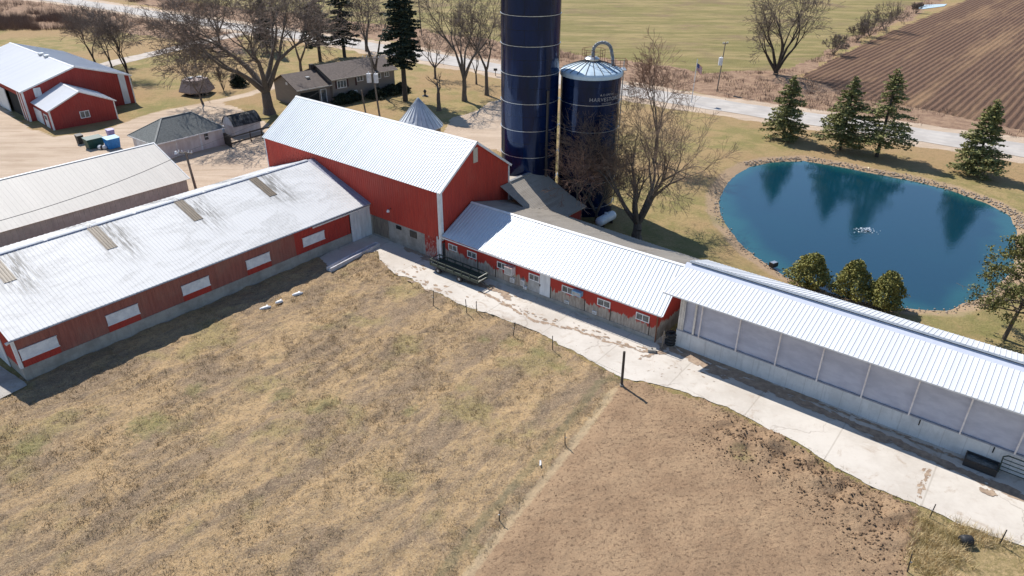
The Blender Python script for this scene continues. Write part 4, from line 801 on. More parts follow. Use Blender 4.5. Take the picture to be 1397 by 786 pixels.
# ------------------------------------------------------------------ BINS
def bin_(name, label, u, v, w_, d_, h_, mat, lid, az=38):
    g = G(u, v); o = thing(name, label, 'bin', (g[0], g[1], 0), az)
    m = MB(); m.add([(-w_*.43,-d_*.43,.08),(w_*.43,-d_*.43,.08),(w_*.43,d_*.43,.08),(-w_*.43,d_*.43,.08),(-w_/2,-d_/2,h_*.9),(w_/2,-d_/2,h_*.9),(w_/2,d_/2,h_),(-w_/2,d_/2,h_)], [(0,3,2,1),(4,5,6,7),(0,1,5,4),(1,2,6,5),(2,3,7,6),(3,0,4,7)])
    m.build('body', mat, o); MB().slab([(-w_/2-.04,-d_/2-.04,h_*.9+.02),(w_/2+.04,-d_/2-.04,h_*.9+.02),(w_/2+.04,d_/2+.04,h_+.02),(-w_/2-.04,d_/2+.04,h_+.02)][::1], -.06).build('lid', lid, o)
    for s in (-1, 1): MB().tube((s*w_*.42, d_*.4, .1), (s*w_*.36, d_*.4, .1), .1).build('wheel', M['black'], o)
bin_('rubbish_bin', 'black upright rubbish bin standing alone left of the green dumpster', 110.5, 196, .8, .8, 1.25, M['black'], M['black'])
bin_('dumpster', 'dark green dumpster between the black bin and the blue box', 130, 201, 2.2, 1.4, 1.4, M['greenbin'], M['greenbin'])
bin_('recycling_box', 'bright blue box container with a pale blue lid', 155, 202, 1.7, 1.3, 1.5, M['bluebin'], M['lid_blue'])
bin_('rubbish_bin', 'small lilac bin behind the blue box', 152, 186, .9, .8, 1.0, M['purple'], M['purple'])
g = G(142, 203); o = thing('rubbish_bags', 'black and white bags heaped between dumpster and blue box', 'bags', (g[0], g[1], 0)); r_ = random.Random(4)
for k in range(5):
    m = MB().lathe([(.05, 0), (.32, .1), (.38, .3), (.25, .5), (.05, .6)], 9, (r_.uniform(-.5, .5), r_.uniform(-.4, .4))); m.build('bag', M['black'] if k % 2 else M['white'], o, True)
# ------------------------------------------------------------------ HOUSE
b = thing('farm_house', 'taupe ranch house with brown shingle roof and attached garage among the trees', 'house', (-30.02, 119.1, 0), 46.9)
HL, HD = 12.4, 8.5
MB().box(0, HL, 0, HD, -.1, 3.85).slab([(HL, 0, 3.85), (HL, HD, 3.85), (HL, HD/2, 5.25)], .2).slab([(0, HD, 3.85), (0, 0, 3.85), (0, HD/2, 5.25)], .2).build('wall', M['taupe'], b)
r = MB().slab([(-.4,-.5,3.8),(HL+.5,-.5,3.8),(HL+.5,HD/2,5.5),(-.4,HD/2,5.5)], .12).slab([(HL+.5,HD+.5,3.8),(-.4,HD+.5,3.8),(-.4,HD/2,5.503),(HL+.5,HD/2,5.503)], .12); rf = r.build('roof', M['brown_shingle'], b)
MB().box(-.4, HL+.5, -.56, -.5, 3.66, 3.82).build('gutter', simple('beige_gutter', (.45,.40,.34)), rf)
MB().slab([(-.45,-.5,3.83),(-.38,-.5,3.83),(-.38,HD/2,5.53),(-.45,HD/2,5.53)], .2).build('rake_board', M['dark_wood'], rf)
for x0_, x1_, z0_, z1_, bars in ((.9, 2.7, 2.15, 3.45, 2), (4.75, 6.0, 2.75, 3.65, 1), (3.6, 4.6, .7, 1.4, 1), (8.2, 9.6, 2.6, 3.6, 1), (10.3, 11.3, 2.7, 3.6, 1)): window(b, x0_, x1_, z0_, z1_, -.01, t_=.1, bars=bars)
for x_ in (.55, 2.75, 4.4): MB().box(x_, x_+.3, -.06, -.01, 2.2, 3.5).build('shutter', simple('maroon_shutter', (.07,.03,.03)), b)
MB().box(-6.1, -.02, .6, 8.6, -.1, 2.95).build('garage_wall', M['taupe'], b); MB().slab([(-6.1, 8.6, 2.95), (-6.1, .6, 2.95), (-6.1, 4.8, 4.55)], .2).build('garage_gable', M['taupe'], b)
r = MB().slab([(-6.5,.0,2.95),(-.02,.0,2.95),(-.02,4.8,4.75),(-6.5,4.8,4.75)], .12).slab([(-.02,9.1,2.95),(-6.5,9.1,2.95),(-6.5,4.8,4.753),(-.02,4.8,4.753)], .12); gr = r.build('garage_roof', M['brown_shingle'], b)
MB().box(-6.5, -.02, -.06, .0, 2.80, 2.97).build('gutter', simple('white_gutter', (.6,.56,.5)), gr); MB().box(-3.1, -2.5, 2.6, 3.1, 4.0, 4.2).build('roof_vent', M['galv'], gr)
MB().box(-5.6, -2.3, .54, .6, .05, 2.3).build('garage_door', M['dark'], b); d = MB().box(-1.9, -1.0, .54, .6, .05, 2.3).build('door', M['glass'], b); MB().box(-2.0, -1.9, .52, .6, 0, 2.4).box(-1.0, -.9, .52, .6, 0, 2.4).box(-1.9, -1.0, .52, .6, 2.3, 2.4).build('door_frame', M['trim'], d)
MB().box(-6.16, -6.1, 3.6, 4.2, 3.2, 3.6).build('gable_vent', M['trim'], b); MB().box(-.9, -.2, 4.9, 5.6, 4.5, 5.6).build('chimney', M['dark_wood'], b)
# wooden gazebo-like crib
g = G(265, 131); b = thing('wooden_crib', 'weathered low wooden crib with sloping plank sides on the lawn', 'crib', (g[0], g[1]+1.6, 0), 60)
MB().lathe([(2.0, 0), (2.0, .8)], 6).build('base_wall', M['dark'], b); MB().lathe([(2.95, .55), (3.0, .7), (2.1, 2.6), (0, 2.75)], 6).build('plank_roof', M['pale_wood'], b)  # base wall painted near-black for the shade under the plank roof
MB().box(-1.1, -.2, -.4, .2, 2.72, 2.95).box(.3, 1.2, -.2, .5, 2.7, 2.9).build('white_lid', M['white'], b)
# ------------------------------------------------------------------ POLES, WIRES
def pole(label, x, y, h, lean=(0, 0), arm=None, az=38, transformers=0, light=False, group=None, name='utility_pole', r=.16, ins=True):
    o = thing(name, label, 'pole', (x, y, 0)); MB().tube((0, 0, -.1), (lean[0], lean[1], h), r, r*.7, 10).build('shaft', M['wood'], o)
    T = Vector((lean[0], lean[1], h)); a = rad(90-az); d = Vector((math.cos(a), math.sin(a), 0))
    if arm:
        MB().beam(T-d*arm/2-Vector((0,0,.15)), T+d*arm/2-Vector((0,0,.15)), .12).build('crossarm', M['wood'], o)
        for k in (-1, -.5, .5, 1): p = T+d*arm/2*k*.95; MB().tube(p-Vector((0,0,.08)), p+Vector((0,0,.15)), .06, .04).build('insulator', M['white'], o)
    for k in range(transformers):
        p = T+d*(.55*(1 if k else -1))+Vector((0,0,-3.0)); MB().tube(p-Vector((0,0,.75)), p+Vector((0,0,.55)), .36, .36, 14).tube(p+Vector((0,0,.55)), p+Vector((0,0,.85)), .07, .05).build('transformer', M['white'], o)
    if light: MB().beam(T-Vector((0,0,.2)), T-Vector((0,0,.1))-d*1.1, .06).build('lamp_arm', M['galv'], o); MB().tube(T-d*1.15-Vector((0,0,.3)), T-d*1.15, .2, .1).build('lamp_head', M['white'], o)
    return o
g270 = G(273, 278); pole('wooden pole with a yard light standing in the gap behind the long shed', g270[0], g270[1], 6.0, (-.35, 0), 1.6, 100, 0, True)
pole('pole with crossarm and two white transformer cans between house and barn', -20.43, 108.02, 9.5, (-.7, .3), 2.6, 100, 2)
pole('short bare leaning post left of the transformer pole', -22.95, 110.08, 4.2, (-.4, 0), name='leaning_post', r=.14)
g = G(978, 125); pole('thin utility pole beyond the road, right of the flagpole', g[0], g[1], 8.4, (.3, 0), 1.2, 60, 1, r=.12)
g = G(575, 48); pole('thin distant utility pole on the field edge above the house', g[0], g[1], 9.5, (-.3, 0), 1.2, 60, r=.14)
wsrc = Vector((g270[0]-.35, g270[1], 5.9)); wdst = Vector(G(-140, 336, 7.5))
def wire(label, a, b, sag, r=.018, n=14):
    pts = [a.lerp(b, k/n)-Vector((0, 0, sag*4*(k/n)*(1-k/n))) for k in range(n+1)]; o = MB().path(pts, r, 5).build('power_line', M['black']); tag(o, label, 'wire')
wire('thin black power line crossing above the tan shed roof', wsrc, wdst, .8, .03)
pole('utility pole at the far end of the line over the tan shed', wdst.x, wdst.y, 7.6, (0, 0), 1.6, 130)
wire('power line from the transformer pole towards the shed yard pole', Vector((-21.1, 108.3, 9.3)), wsrc+Vector((0, 0, .1)), 1.0, .014)
# flag
g = G(943, 140); o = thing('flagpole', 'slim white flagpole by the road', 'flagpole', (g[0], g[1], 0)); MB().tube((0,0,0), (.15,0,7.0), .08, .06, 8).build('shaft', M['white'], o); MB().lathe([(.01,7.0),(.09,7.08),(.01,7.18)], 8, (.15,0)).build('finial', M['galv'], o)
fl = thing('flag', 'limp striped red, white and blue flag on the flagpole', 'flag', (g[0]+.18, g[1], 5.9))
def cloth(name, z0, z1, x0, x1, mat):
    vs = []; fs = []; n = 12
    for i in range(n+1):
        q = i/n; x_ = x0+(x1-x0)*q
        for z_ in (z0, z1): vs.append((x_, .12*math.sin(x_*9), z_-.55*x_-.25*x_*x_))
    for i in range(n): fs.append((2*i, 2*i+2, 2*i+3, 2*i+1))
    return make_mesh(name, vs, fs, mat, fl, True)
rd, wh_, bl = simple('flag_red', (.45,.03,.04)), simple('flag_white', (.75,.75,.75)), simple('flag_blue', (.04,.06,.28))
for k in range(13): cloth('stripe', -.6+.092*k, -.6+.092*(k+1), 0 if k < 6 else .42, .95, rd if k % 2 == 0 else wh_)
cloth('canton', -.05, .6, 0, .42, bl)
st = MB()
for i in range(5):
    for k in range(6): xx = .05+.075*k; zz = .0+.115*i; yy = .12*math.sin(xx*9)-.02; st.box(xx-.012, xx+.012, yy, yy+.005, zz-.55*xx-.25*xx*xx, zz+.024-.55*xx-.25*xx*xx)
st.build('stars', wh_, fl)
# mailbox, statue, stake
g = G(676, 104); o = thing('mailbox', 'small dark mailbox on a post by the road', 'mailbox', (g[0], g[1], 0)); MB().tube((0,0,0), (0,0,1.1), .07).build('post', M['wood'], o); MB().box(-.35,.35,-.18,.18,1.05,1.45).build('box', M['iron'], o)
g = G(580, 131); o = thing('garden_urn', 'small dark urn on the lawn right of the house', 'urn', (g[0], g[1], 0)); MB().lathe([(.3,0),(.28,.15),(.12,.3),(.2,.6),(.3,.8),(.22,.95),(.1,1.1)], 12).build('body', M['iron'], o, True); MB().lathe([(.55,.0),(.55,.04),(0,.05)], 14).build('plinth', M['iron'], o)
# fence posts
FP = [(591,418,1.5,'thin fence post at the pasture edge, leftmost along the yard'), (637,429,1.4,'thin fence post at the pasture edge, second along the yard'), (700,458,1.2,'leaning thin fence post, third along the yard edge'), (754,478,1.3,'thin fence post, fourth along the yard nearest the timber post'), (771,606,.95,'thin fence post between pasture and dirt paddock, upper one'), (681,710,.75,'thin fence post between pasture and dirt paddock, lower one'), (1268,706,.95,'thin metal post at the paddock corner by the yard'), (1364,742,1.1,'thin metal post on the lower edge of the yard, far right'), (1238,780,1.2,'thin metal post at the bottom edge beside the tall dry grass'), (650,425,1.0,'short thin stake by the pasture edge')]
for i, (u, v, h, lb) in enumerate(FP):
    g = G(u, v); o = thing('fence_post', lb, 'fence post', (g[0], g[1], 0), group='thin steel fence posts round the pens'); r_ = random.Random(i)
    MB().tube((0,0,-.1), (r_.uniform(-.12,.16),r_.uniform(-.08,.08),h), .035, .03, 6).build('shaft', M['iron'], o); MB().box(-.05,.05,-.02,.02,h*.55,h*.6).build('clip', M['galv'], o)
def fpt(u, v, z): g = G(u, v); return Vector((g[0], g[1], z))
wl = [fpt(*p[:2], .7) for p in FP[:4]]+[fpt(848,525,.9)]
for k, (a, b_) in enumerate(zip(wl, wl[1:])): pass
pts = []
for a, b_ in zip(wl, wl[1:]): pts += [a.lerp(b_, q/4) for q in range(4)]
tag(MB().path(pts+[wl[-1]], .008, 4).build('fence_wire', M['iron']), 'single thin wire strung between the posts along the yard edge', 'wire')
g = G(848, 526); o = thing('wooden_post', 'stout dark timber post where pasture, paddock and yard meet', 'post', (g[0], g[1], 0)); MB().tube((0,0,-.1), (-.03,.02,2.85), .10, .09, 10).build('shaft', M['dark_wood'], o); MB().box(-.12,.12,-.12,.12,0,.12).build('collar', M['found'], o)
g = G(1316, 742); o = thing('black_drum', 'black plastic drum on its side in the tall dry grass', 'drum', (g[0], g[1], 0)); m = MB().lathe([(.0,-.4),(.34,-.4),(.38,-.2),(.38,.2),(.34,.4),(0,.4)], 16); m.v = [(z_*.7, x_*.75, y_*.75+.27) for x_, y_, z_ in m.v]; m.build('body', M['black'], o, True); MB().tube((.27,.06,.36), (.32,.06,.36), .05).build('cap', M['iron'], o)
g = G(1055, 362); o = thing('shore_box', 'small dark box lying by the pond shore', 'box', (g[0], g[1], 0), 60); MB().box(-.35,.35,-.25,.25,-.1,.3).build('case', M['black'], o); MB().box(-.3,.3,-.2,.2,.3,.34).build('lid', M['galv'], o)
g = G(635, 428)
o = thing('white_rag', 'small white scrap lying between pasture and paddock', 'litter', G(737, 633)); MB().slab([(-.05,-.25,.1),(.05,-.2,.12),(.06,.25,.08),(-.04,.2,.12)], .03).build('scrap', M['white'], o)
for u, v, l_, lb in ((362, 421, .5, 'longest melting white snow remnant in the pasture near the long shed'), (381, 413, .35, 'smallest white snow remnant, between two others near the long shed'), (406, 402, .5, 'white snow remnant nearest the concrete bunk end of the pasture')):
    g = G(u, v); o = thing('snow_patch', lb, 'snow', (g[0], g[1], .12), 60); m = MB(); m.lathe([(.16, -.1), (.15, .0), (.1, .06), (.0, .08)], 9); m.v = [(x_*l_/.16, y_, z_) for x_, y_, z_ in m.v]; m.build('crust', M['white'], o); m = MB(); m.lathe([(.1, -.1), (.09, .03), (0, .05)], 7, (.2, .22)); m.build('crumb', M['white'], o)
# fountain
fx, fy, _ = G(1182, 315, -.3); o = thing('pond_fountain', 'low white bubbling fountain in the middle of the pond', 'fountain', (fx, fy, -.3)); r_ = random.Random(8); m = MB()
for k in range(90):
    a = r_.uniform(0, 6.28); q = abs(r_.gauss(0, .38)); s_ = r_.uniform(.02, .07); p = Vector((q*math.cos(a)*1.6, q*math.sin(a), r_.uniform(0, .35)*max(0, 1-q))); m.tube(p, p+Vector((r_.uniform(-.05,.05), r_.uniform(-.05,.05), s_)), s_, s_*.4, 5)
m.build('spray', simple('white_foam', (.8,.85,.88), (.7,.75,.8), 3, .3), o); MB().tube((0,0,-.2), (0,0,.05), .3, .2, 12).build('float', M['iron'], o)
# ------------------------------------------------------------------ VEGETATION
def tubes(S, k):
    """S: array n x 8 (p0, p1, r0, r1) -> verts, faces"""
    S = np.asarray(S, float); n = len(S); p0, p1, r0, r1 = S[:,:3], S[:,3:6], S[:,6], S[:,7]
    d = p1-p0; d /= np.linalg.norm(d, axis=1)[:, None]+1e-9
    ref = np.where(np.abs(d[:,2:3]) > .9, np.array([[1.,0,0]]), np.array([[0,0,1.]])); u = np.cross(d, ref); u /= np.linalg.norm(u, axis=1)[:, None]; w = np.cross(d, u)
    th = np.arange(k)*2*np.pi/k; c, s = np.cos(th), np.sin(th)
    ring = u[:,None,:]*c[None,:,None]+w[:,None,:]*s[None,:,None]
    A = p0[:,None,:]+ring*r0[:,None,None]; B = p1[:,None,:]+ring*r1[:,None,None]
    V = np.concatenate([A, B], 1).reshape(-1, 3); b = (np.arange(n)*2*k)[:, None]; i = np.arange(k)[None, :]; j = (np.arange(k)+1) % k
    F = np.stack([b+i, b+j[None,:], b+k+j[None,:], b+k+i], 2).reshape(-1, 4); return V, F
def grow(seed, H, r0, fork_h=.15, stems=3, spread=.5, levels=6, twigmin=.011, droop=0., lean=(0,0), side=2, dens=1.0):
    R = random.Random(seed); limbs = []; twigs = []; 
    def rv(d, ang):
        ax = Vector((R.gauss(0,1), R.gauss(0,1), R.gauss(0,1))).cross(d)
        if ax.length < 1e-4: ax = Vector((1,0,0))
        return (Matrix.Rotation(ang, 3, ax.normalized()) @ d).normalized()
    def br(p, d, L, r, lv):
        nseg = 4 if lv < 3 else (3 if lv < levels-1 else 2); seg = L/nseg; r_end = max(twigmin*.8, r*.62)
        for i in range(nseg):
            ra = r+(r_end-r)*i/nseg; rb = r+(r_end-r)*(i+1)/nseg
            d = (d+Vector((R.gauss(0,1), R.gauss(0,1), R.gauss(0,1)))*.085+Vector((0,0,(.05 if lv < 3 else -.01)-droop*(lv >= 4)))).normalized()
            q = p+d*seg; (limbs if (lv <= 2) else twigs).append((*p, *q, ra, rb)); p = q
            if lv >= 1 and lv < levels and i < nseg-1 and R.random() < .22*side*dens: br(p, rv(d, R.uniform(.6,1.15)), L*R.uniform(.45,.75), max(twigmin, rb*.5), lv+1+(R.random() < .3))
        if lv < levels:
            n = 2 if R.random() < .75 else 3
            for k in range(n): br(p, rv(d, R.uniform(.2,.5)*(1+.35*(lv > 2))), L*R.uniform(.62,.88), max(twigmin, r_end*R.uniform(.65,.95)), lv+1)
    base = Vector((0,0,-.15)); fz = H*fork_h; top = Vector((lean[0]*fz, lean[1]*fz, fz))
    n = 3; prev = base
    for i in range(n):
        q = base.lerp(top, (i+1)/n)+Vector((R.gauss(0,.03), R.gauss(0,.03), 0))*r0*3; limbs.append((*prev, *q, r0*(1.35 if i == 0 else 1.05-.08*i), r0*(1.05-.08*(i+1)))); prev = q
    a0 = R.uniform(0, 6.28)
    for k in range(stems):
        a = a0+k*2*math.pi/stems+R.uniform(-.4,.4); s_ = spread*R.uniform(.6,1.2) if stems > 1 else .08
        d = Vector((math.cos(a)*s_+lean[0], math.sin(a)*s_+lean[1], 1)).normalized(); br(prev, d, H*.27*R.uniform(.85,1.1), r0*(.85 if stems == 1 else R.uniform(.55,.72)), 0)
    # scale to the wanted height
    S1, S2 = np.array(limbs), np.array(twigs); zmax = max(S1[:,5].max(), np.percentile(S2[:,5], 99.7) if len(S2) else 0); k = H/zmax
    for S in (S1, S2):
        if len(S): S[:, :6] *= k
    return S1, S2
def bare(label, u, v, H, seed, r0=.25, group='leafless trees around the farm', bark=None, twig=None, name='bare_tree', rot=0, xy=None, **k):
    g = G(u, v) if xy is None else (*xy, 0); o = thing(name, label, 'tree', (g[0], g[1], 0), group=group); o.rotation_euler = (0, 0, rot)
    S1, S2 = grow(seed, H, r0, **k); v1, f1 = tubes(S1, 7); make_mesh('trunk', v1, f1, bark or M['bark'], o, True)
    v2, f2 = tubes(S2, 3); make_mesh('crown', v2, f2, twig or M['twig'], o); return o
bare('large spreading leafless tree beside the short silo and the pond', 868, 326, 14.5, 61, .5, fork_h=.13, stems=5, spread=.8, levels=7, twigmin=.011, side=2.0, twig=M['twig_warm'])
bare('rusty-twigged leafless tree behind the big tree by the silo', 893, 222, 15.5, 12, .22, fork_h=.3, stems=3, spread=.35, levels=6, twigmin=.02, twig=M['twig_red'])
bare('leafless tree with brown tangled twigs in front of the short silo', 0, 0, 9.8, 13, .2, fork_h=.15, stems=4, spread=.6, levels=6, twigmin=.014, twig=M['twig_red'], xy=(6.9, 69.0))
bare('lower tangled leafless tree right at the foot of the short silo', 0, 0, 8.5, 14, .18, fork_h=.1, stems=5, spread=.8, levels=6, twigmin=.014, twig=M['twig_red'], xy=(8.9, 69.4))
bare('many-stemmed leafless tree beyond the road at the ploughed field corner', 1058, 102, 17.5, 15, .55, fork_h=.03, stems=6, spread=.55, levels=6, twigmin=.025, bark=M['bark_dark'])
bare('biggest leafless tree at left with a thick trunk and a long limb reaching left', 368, 155, 22, 16, .85, fork_h=.14, stems=5, spread=.85, levels=7, twigmin=.026, side=2.2)
bare('tall leafless tree with a clean trunk right of the granary', 634, 138, 19.5, 17, .42, fork_h=.22, stems=4, spread=.42, levels=6, twigmin=.022)
bare('slim leafless tree with two leaders left of the tall silo', 664, 130, 16.5, 18, .33, fork_h=.32, stems=2, spread=.4, levels=6, twigmin=.022)
bare('small leafless tree near the road between the two tall lawn trees', 650, 115, 8.5, 19, .18, fork_h=.2, stems=3, spread=.5, levels=5, twigmin=.02)
bare('small round leafless tree by the road right of the dark evergreen', 594, 108, 9.0, 20, .24, fork_h=.25, stems=4, spread=.8, levels=5, twigmin=.022)
bare('lopped leafless tree with a stout stub trunk behind the granary', 599, 151, 6.5, 21, .34, fork_h=.5, stems=2, spread=1.1, levels=3, twigmin=.025, dens=.6)
bare('tall leafless tree rising in front of the house', 515, 128, 19.0, 22, .38, fork_h=.25, stems=3, spread=.4, levels=6, twigmin=.022)
bare('upright leafless tree behind the machine shed, leftmost of three', 131, 88, 12.5, 23, .22, fork_h=.1, stems=3, spread=.3, levels=6, twigmin=.024, bark=M['bark_dark'], lean=(-.18,0))
bare('upright leafless tree behind the machine shed, middle of three', 153, 93, 12.0, 24, .2, fork_h=.1, stems=3, spread=.3, levels=6, twigmin=.024, bark=M['bark_dark'], lean=(-.1,0))
bare('upright leafless tree at the machine shed corner, rightmost of three', 176, 105, 12.5, 25, .24, fork_h=.08, stems=4, spread=.4, levels=6, twigmin=.024, bark=M['bark_dark'], lean=(-.12,0))
bare('small crooked leafless tree in front of the wooden crib', 277, 142, 9.5, 26, .18, fork_h=.18, stems=3, spread=.7, levels=6, twigmin=.02, lean=(-.2,0))
bare('leafless tree behind the house, near the road bend', 300, 62, 15, 27, .3, fork_h=.2, stems=4, spread=.6, levels=6, twigmin=.028)
bare('wide leafless tree beside the house garage', 412, 105, 15.5, 28, .32, fork_h=.2, stems=4, spread=.7, levels=6, twigmin=.024)
bare('leafless tree by the roadside above the house', 500, 70, 14, 29, .28, fork_h=.2, stems=3, spread=.5, levels=6, twigmin=.03)
bare('twiggy many-stemmed shrub right of the wooden crib', 305, 124, 4.6, 30, .08, fork_h=.02, stems=8, spread=.45, levels=4, twigmin=.02, name='bare_shrub', group='leafless shrubs')
for i, (u, v, h, lb) in enumerate([(1206,42,7.5,'largest round grey shrub on the ploughed field edge'), (1186,50,5.5,'round grey shrub just left of the largest field-edge shrub'), (1170,56,4.5,'small grey shrub third from the large one on the field edge'), (1137,75,4.5,'loose brown shrub on the field edge nearest the many-stemmed tree'), (1250,18,3.2,'low brown shrub on the field edge near the water patch')]):
    bare(lb, u, v, h, 40+i, .10, fork_h=.02, stems=9, spread=.9, levels=5, twigmin=.03, name='bare_shrub', group='leafless shrubs', side=1.2)
# conifers
def tri_cloud(C, size, rs, flat=.0):
    n = len(C); a = rs.normal(size=(n,3)); a /= np.linalg.norm(a, axis=1)[:, None]; b = rs.normal(size=(n,3)); b -= a*(a*b).sum(1)[:, None]; b /= np.linalg.norm(b, axis=1)[:, None]
    if flat: a[:,2] *= (1-flat); b[:,2] *= (1-flat)
    s = size[:, None] if isinstance(size, np.ndarray) else size
    V = np.stack([C-a*s*.5-b*s*.3, C+a*s*.5-b*s*.2, C+a*s*.25+b*s*.45, C-a*s*.3+b*s*.4], 1).reshape(-1, 3)
    return V, np.arange(n*4).reshape(-1, 4)
def conifer(label, u, v, H, seed, rad_, clear=.12, mat='spruce', n_wh=36, gapp=.12, taper=1.0, leaf=.30, dens=95, lean=(0,0), xy=None, group='evergreen trees', name='spruce_tree', droop=.25, top_pow=.85):
    g = G(u, v) if xy is None else (*xy, 0); rs = np.random.RandomState(seed); o = thing(name, label, 'tree', (g[0], g[1], 0), group=group)
    tr = [(0,0,-.2, lean[0]*H*.5,lean[1]*H*.5,H*.5, .022*H,.014*H), (lean[0]*H*.5,lean[1]*H*.5,H*.5, lean[0]*H,lean[1]*H,H*.98, .014*H,.02)]
    P = []; SZ = []; br = []
    for w in range(n_wh):
        q = w/(n_wh-1); z = H*(clear+(1-clear)*q**.95); Lm = rad_*min(1, .72+q*1.6)*(1-q)**top_pow+.2
        nb = rs.randint(5, 8) if q < .9 else 4
        for k in range(nb):
            if rs.rand() < gapp: continue
            a = rs.uniform(0, 2*math.pi); L = Lm*rs.uniform(.62, 1.12)*(1+.18*math.sin(a*2+seed)); cx, cy = lean[0]*z, lean[1]*z
            rise = .25*(q-.3)
            m = max(4, int(dens*L/rad_*1.3)); t_ = rs.uniform(.12, 1, m)**.8
            wdt = .42*L*(1-t_*.65)+.06
            off = rs.normal(size=m)*wdt*.55
            zz = z+L*t_*rise-droop*L*t_**1.6+.12*L*t_**4+rs.normal(size=m)*.06-.05*np.abs(rs.normal(size=m))
            P.append(np.stack([cx+np.cos(a)*L*t_-np.sin(a)*off, cy+np.sin(a)*L*t_+np.cos(a)*off, zz], 1)); SZ.append(rs.uniform(.6,1.25,m)*leaf)
            br.append((cx,cy,z, cx+math.cos(a)*L*.55,cy+math.sin(a)*L*.55,z+L*.55*rise-droop*L*.38, .03,.015)); br.append((cx+math.cos(a)*L*.55,cy+math.sin(a)*L*.55,z+L*.55*rise-droop*L*.38, cx+math.cos(a)*L*.95,cy+math.sin(a)*L*.95,z+L*.95*rise-droop*L*.9+.1*L, .015,.008))
    v1, f1 = tubes(tr+br, 5); make_mesh('trunk', v1, f1, M['bark_dark'], o, True)
    V_, F_ = tri_cloud(np.concatenate(P), np.concatenate(SZ), rs, .45); make_mesh('crown', V_, F_, M[mat], o); return o
gs = 'spruces along the far pond bank'
conifer('leftmost spruce on the far bank of the pond, yellowish green', 1068, 190, 9.0, 1, 3.6, .1, group=gs, gapp=.25)
conifer('second spruce from the left on the far bank of the pond', 1146, 204, 9.8, 2, 3.7, .12, group=gs, gapp=.25)
conifer('tallest spruce on the far bank, third from the left', 1196, 214, 11.6, 3, 4.1, .17, group=gs, gapp=.28)
conifer('dense spruce at the right end of the far bank', 1328, 238, 9.3, 4, 3.6, .09, group=gs, gapp=.1, dens=100)
gd = 'dark evergreens round the house'
conifer('dark spruce rising behind the biggest leafless tree', 365, 72, 14.5, 5, 2.9, .1, 'dark_spruce', group=gd)
conifer('dark spruce behind the house, left one of the pair', 437, 84, 18, 6, 3.6, .2, 'dark_spruce', group=gd, gapp=.2, leaf=.42)
conifer('dark spruce behind the house, right one of the pair', 470, 78, 19, 7, 3.8, .16, 'dark_spruce', group=gd, gapp=.12, leaf=.42, dens=110)
conifer('tall dense dark evergreen on a bare lower trunk right of the house', 553, 138, 22, 8, 3.3, .28, 'dark_spruce', group=gd, gapp=.05, dens=120, n_wh=46, leaf=.4, top_pow=.55)
def bushy(label, u, v, H, R, seed, mat, name, leaf=.16, n=5200, group=None, cat='shrub', stem=True, pw=.62, lobes=9):
    g = G(u, v); rs = np.random.RandomState(seed); o = thing(name, label, cat, (g[0], g[1], 0), group=group)
    a_ = rs.uniform(0, 2*np.pi, n); z = rs.beta(1.15, 1.35, n)
    env = R*np.minimum(1, (z/.16)**.5)*np.clip(1.04-z, 0, 1)**pw*1.32
    lump = 1+.8*(fbm(a_*2.2+seed*7, z*5, 1.0, 4, seed)-.5)*2
    rr_ = env*lump*(1-rs.rand(n)**2*.45); P = np.stack([rr_*np.cos(a_), rr_*np.sin(a_), z*H], 1)+rs.normal(size=(n,3))*.04
    V_, F_ = tri_cloud(P, rs.uniform(.6,1.3,len(P))*leaf, rs, 0); make_mesh('crown', V_, F_, M[mat], o)
    S = [(0,0,-.2,0,0,H*.6,.09,.05)]+[(0,0,H*.1,rs.uniform(-.4,.4)*R,rs.uniform(-.4,.4)*R,H*.7,.05,.02) for _ in range(6)]; v1, f1 = tubes(S, 6); make_mesh('trunk', v1, f1, M['bark'], o, True); return o
gc = 'cedar bushes between white roof and pond'
bushy('leftmost round-topped cedar bush between the white roof and the pond', 1104, 388, 3.0, 1.5, 1, 'cedar', 'cedar_bush', n=7000, leaf=.15, group=gc, cat='bush')
bushy('middle pointed cedar bush between the white roof and the pond', 1159, 402, 3.3, 1.4, 2, 'cedar', 'cedar_bush', n=7000, leaf=.15, group=gc, cat='bush')
bushy('rightmost cedar bush between the white roof and the pond', 1205, 417, 3.2, 1.3, 3, 'cedar', 'cedar_bush', n=7000, leaf=.15, group=gc, cat='bush')
bushy('dark rounded evergreen bush on the lawn right of the crib', 325, 118, 2.2, 1.3, 4, 'shrub', 'evergreen_bush', n=2500, leaf=.25, cat='bush', group='dark clipped bushes')
for i, (u, v, R_, lb) in enumerate([(468,141,1.4,'dark clipped bush at the near corner of the house'), (482,137,1.3,'dark clipped bush under the house front, second from the left'), (515,133,1.5,'dark clipped bush in front of the house, behind the pole'), (535,128,1.6,'dark clipped bush at the right half of the house front'), (548,125,1.4,'dark clipped bush at the right end of the house front')]):
    bushy(lb, u, v, 1.6, R_, 10+i, 'shrub', 'evergreen_bush', n=2200, leaf=.22, cat='bush', group='dark clipped bushes')
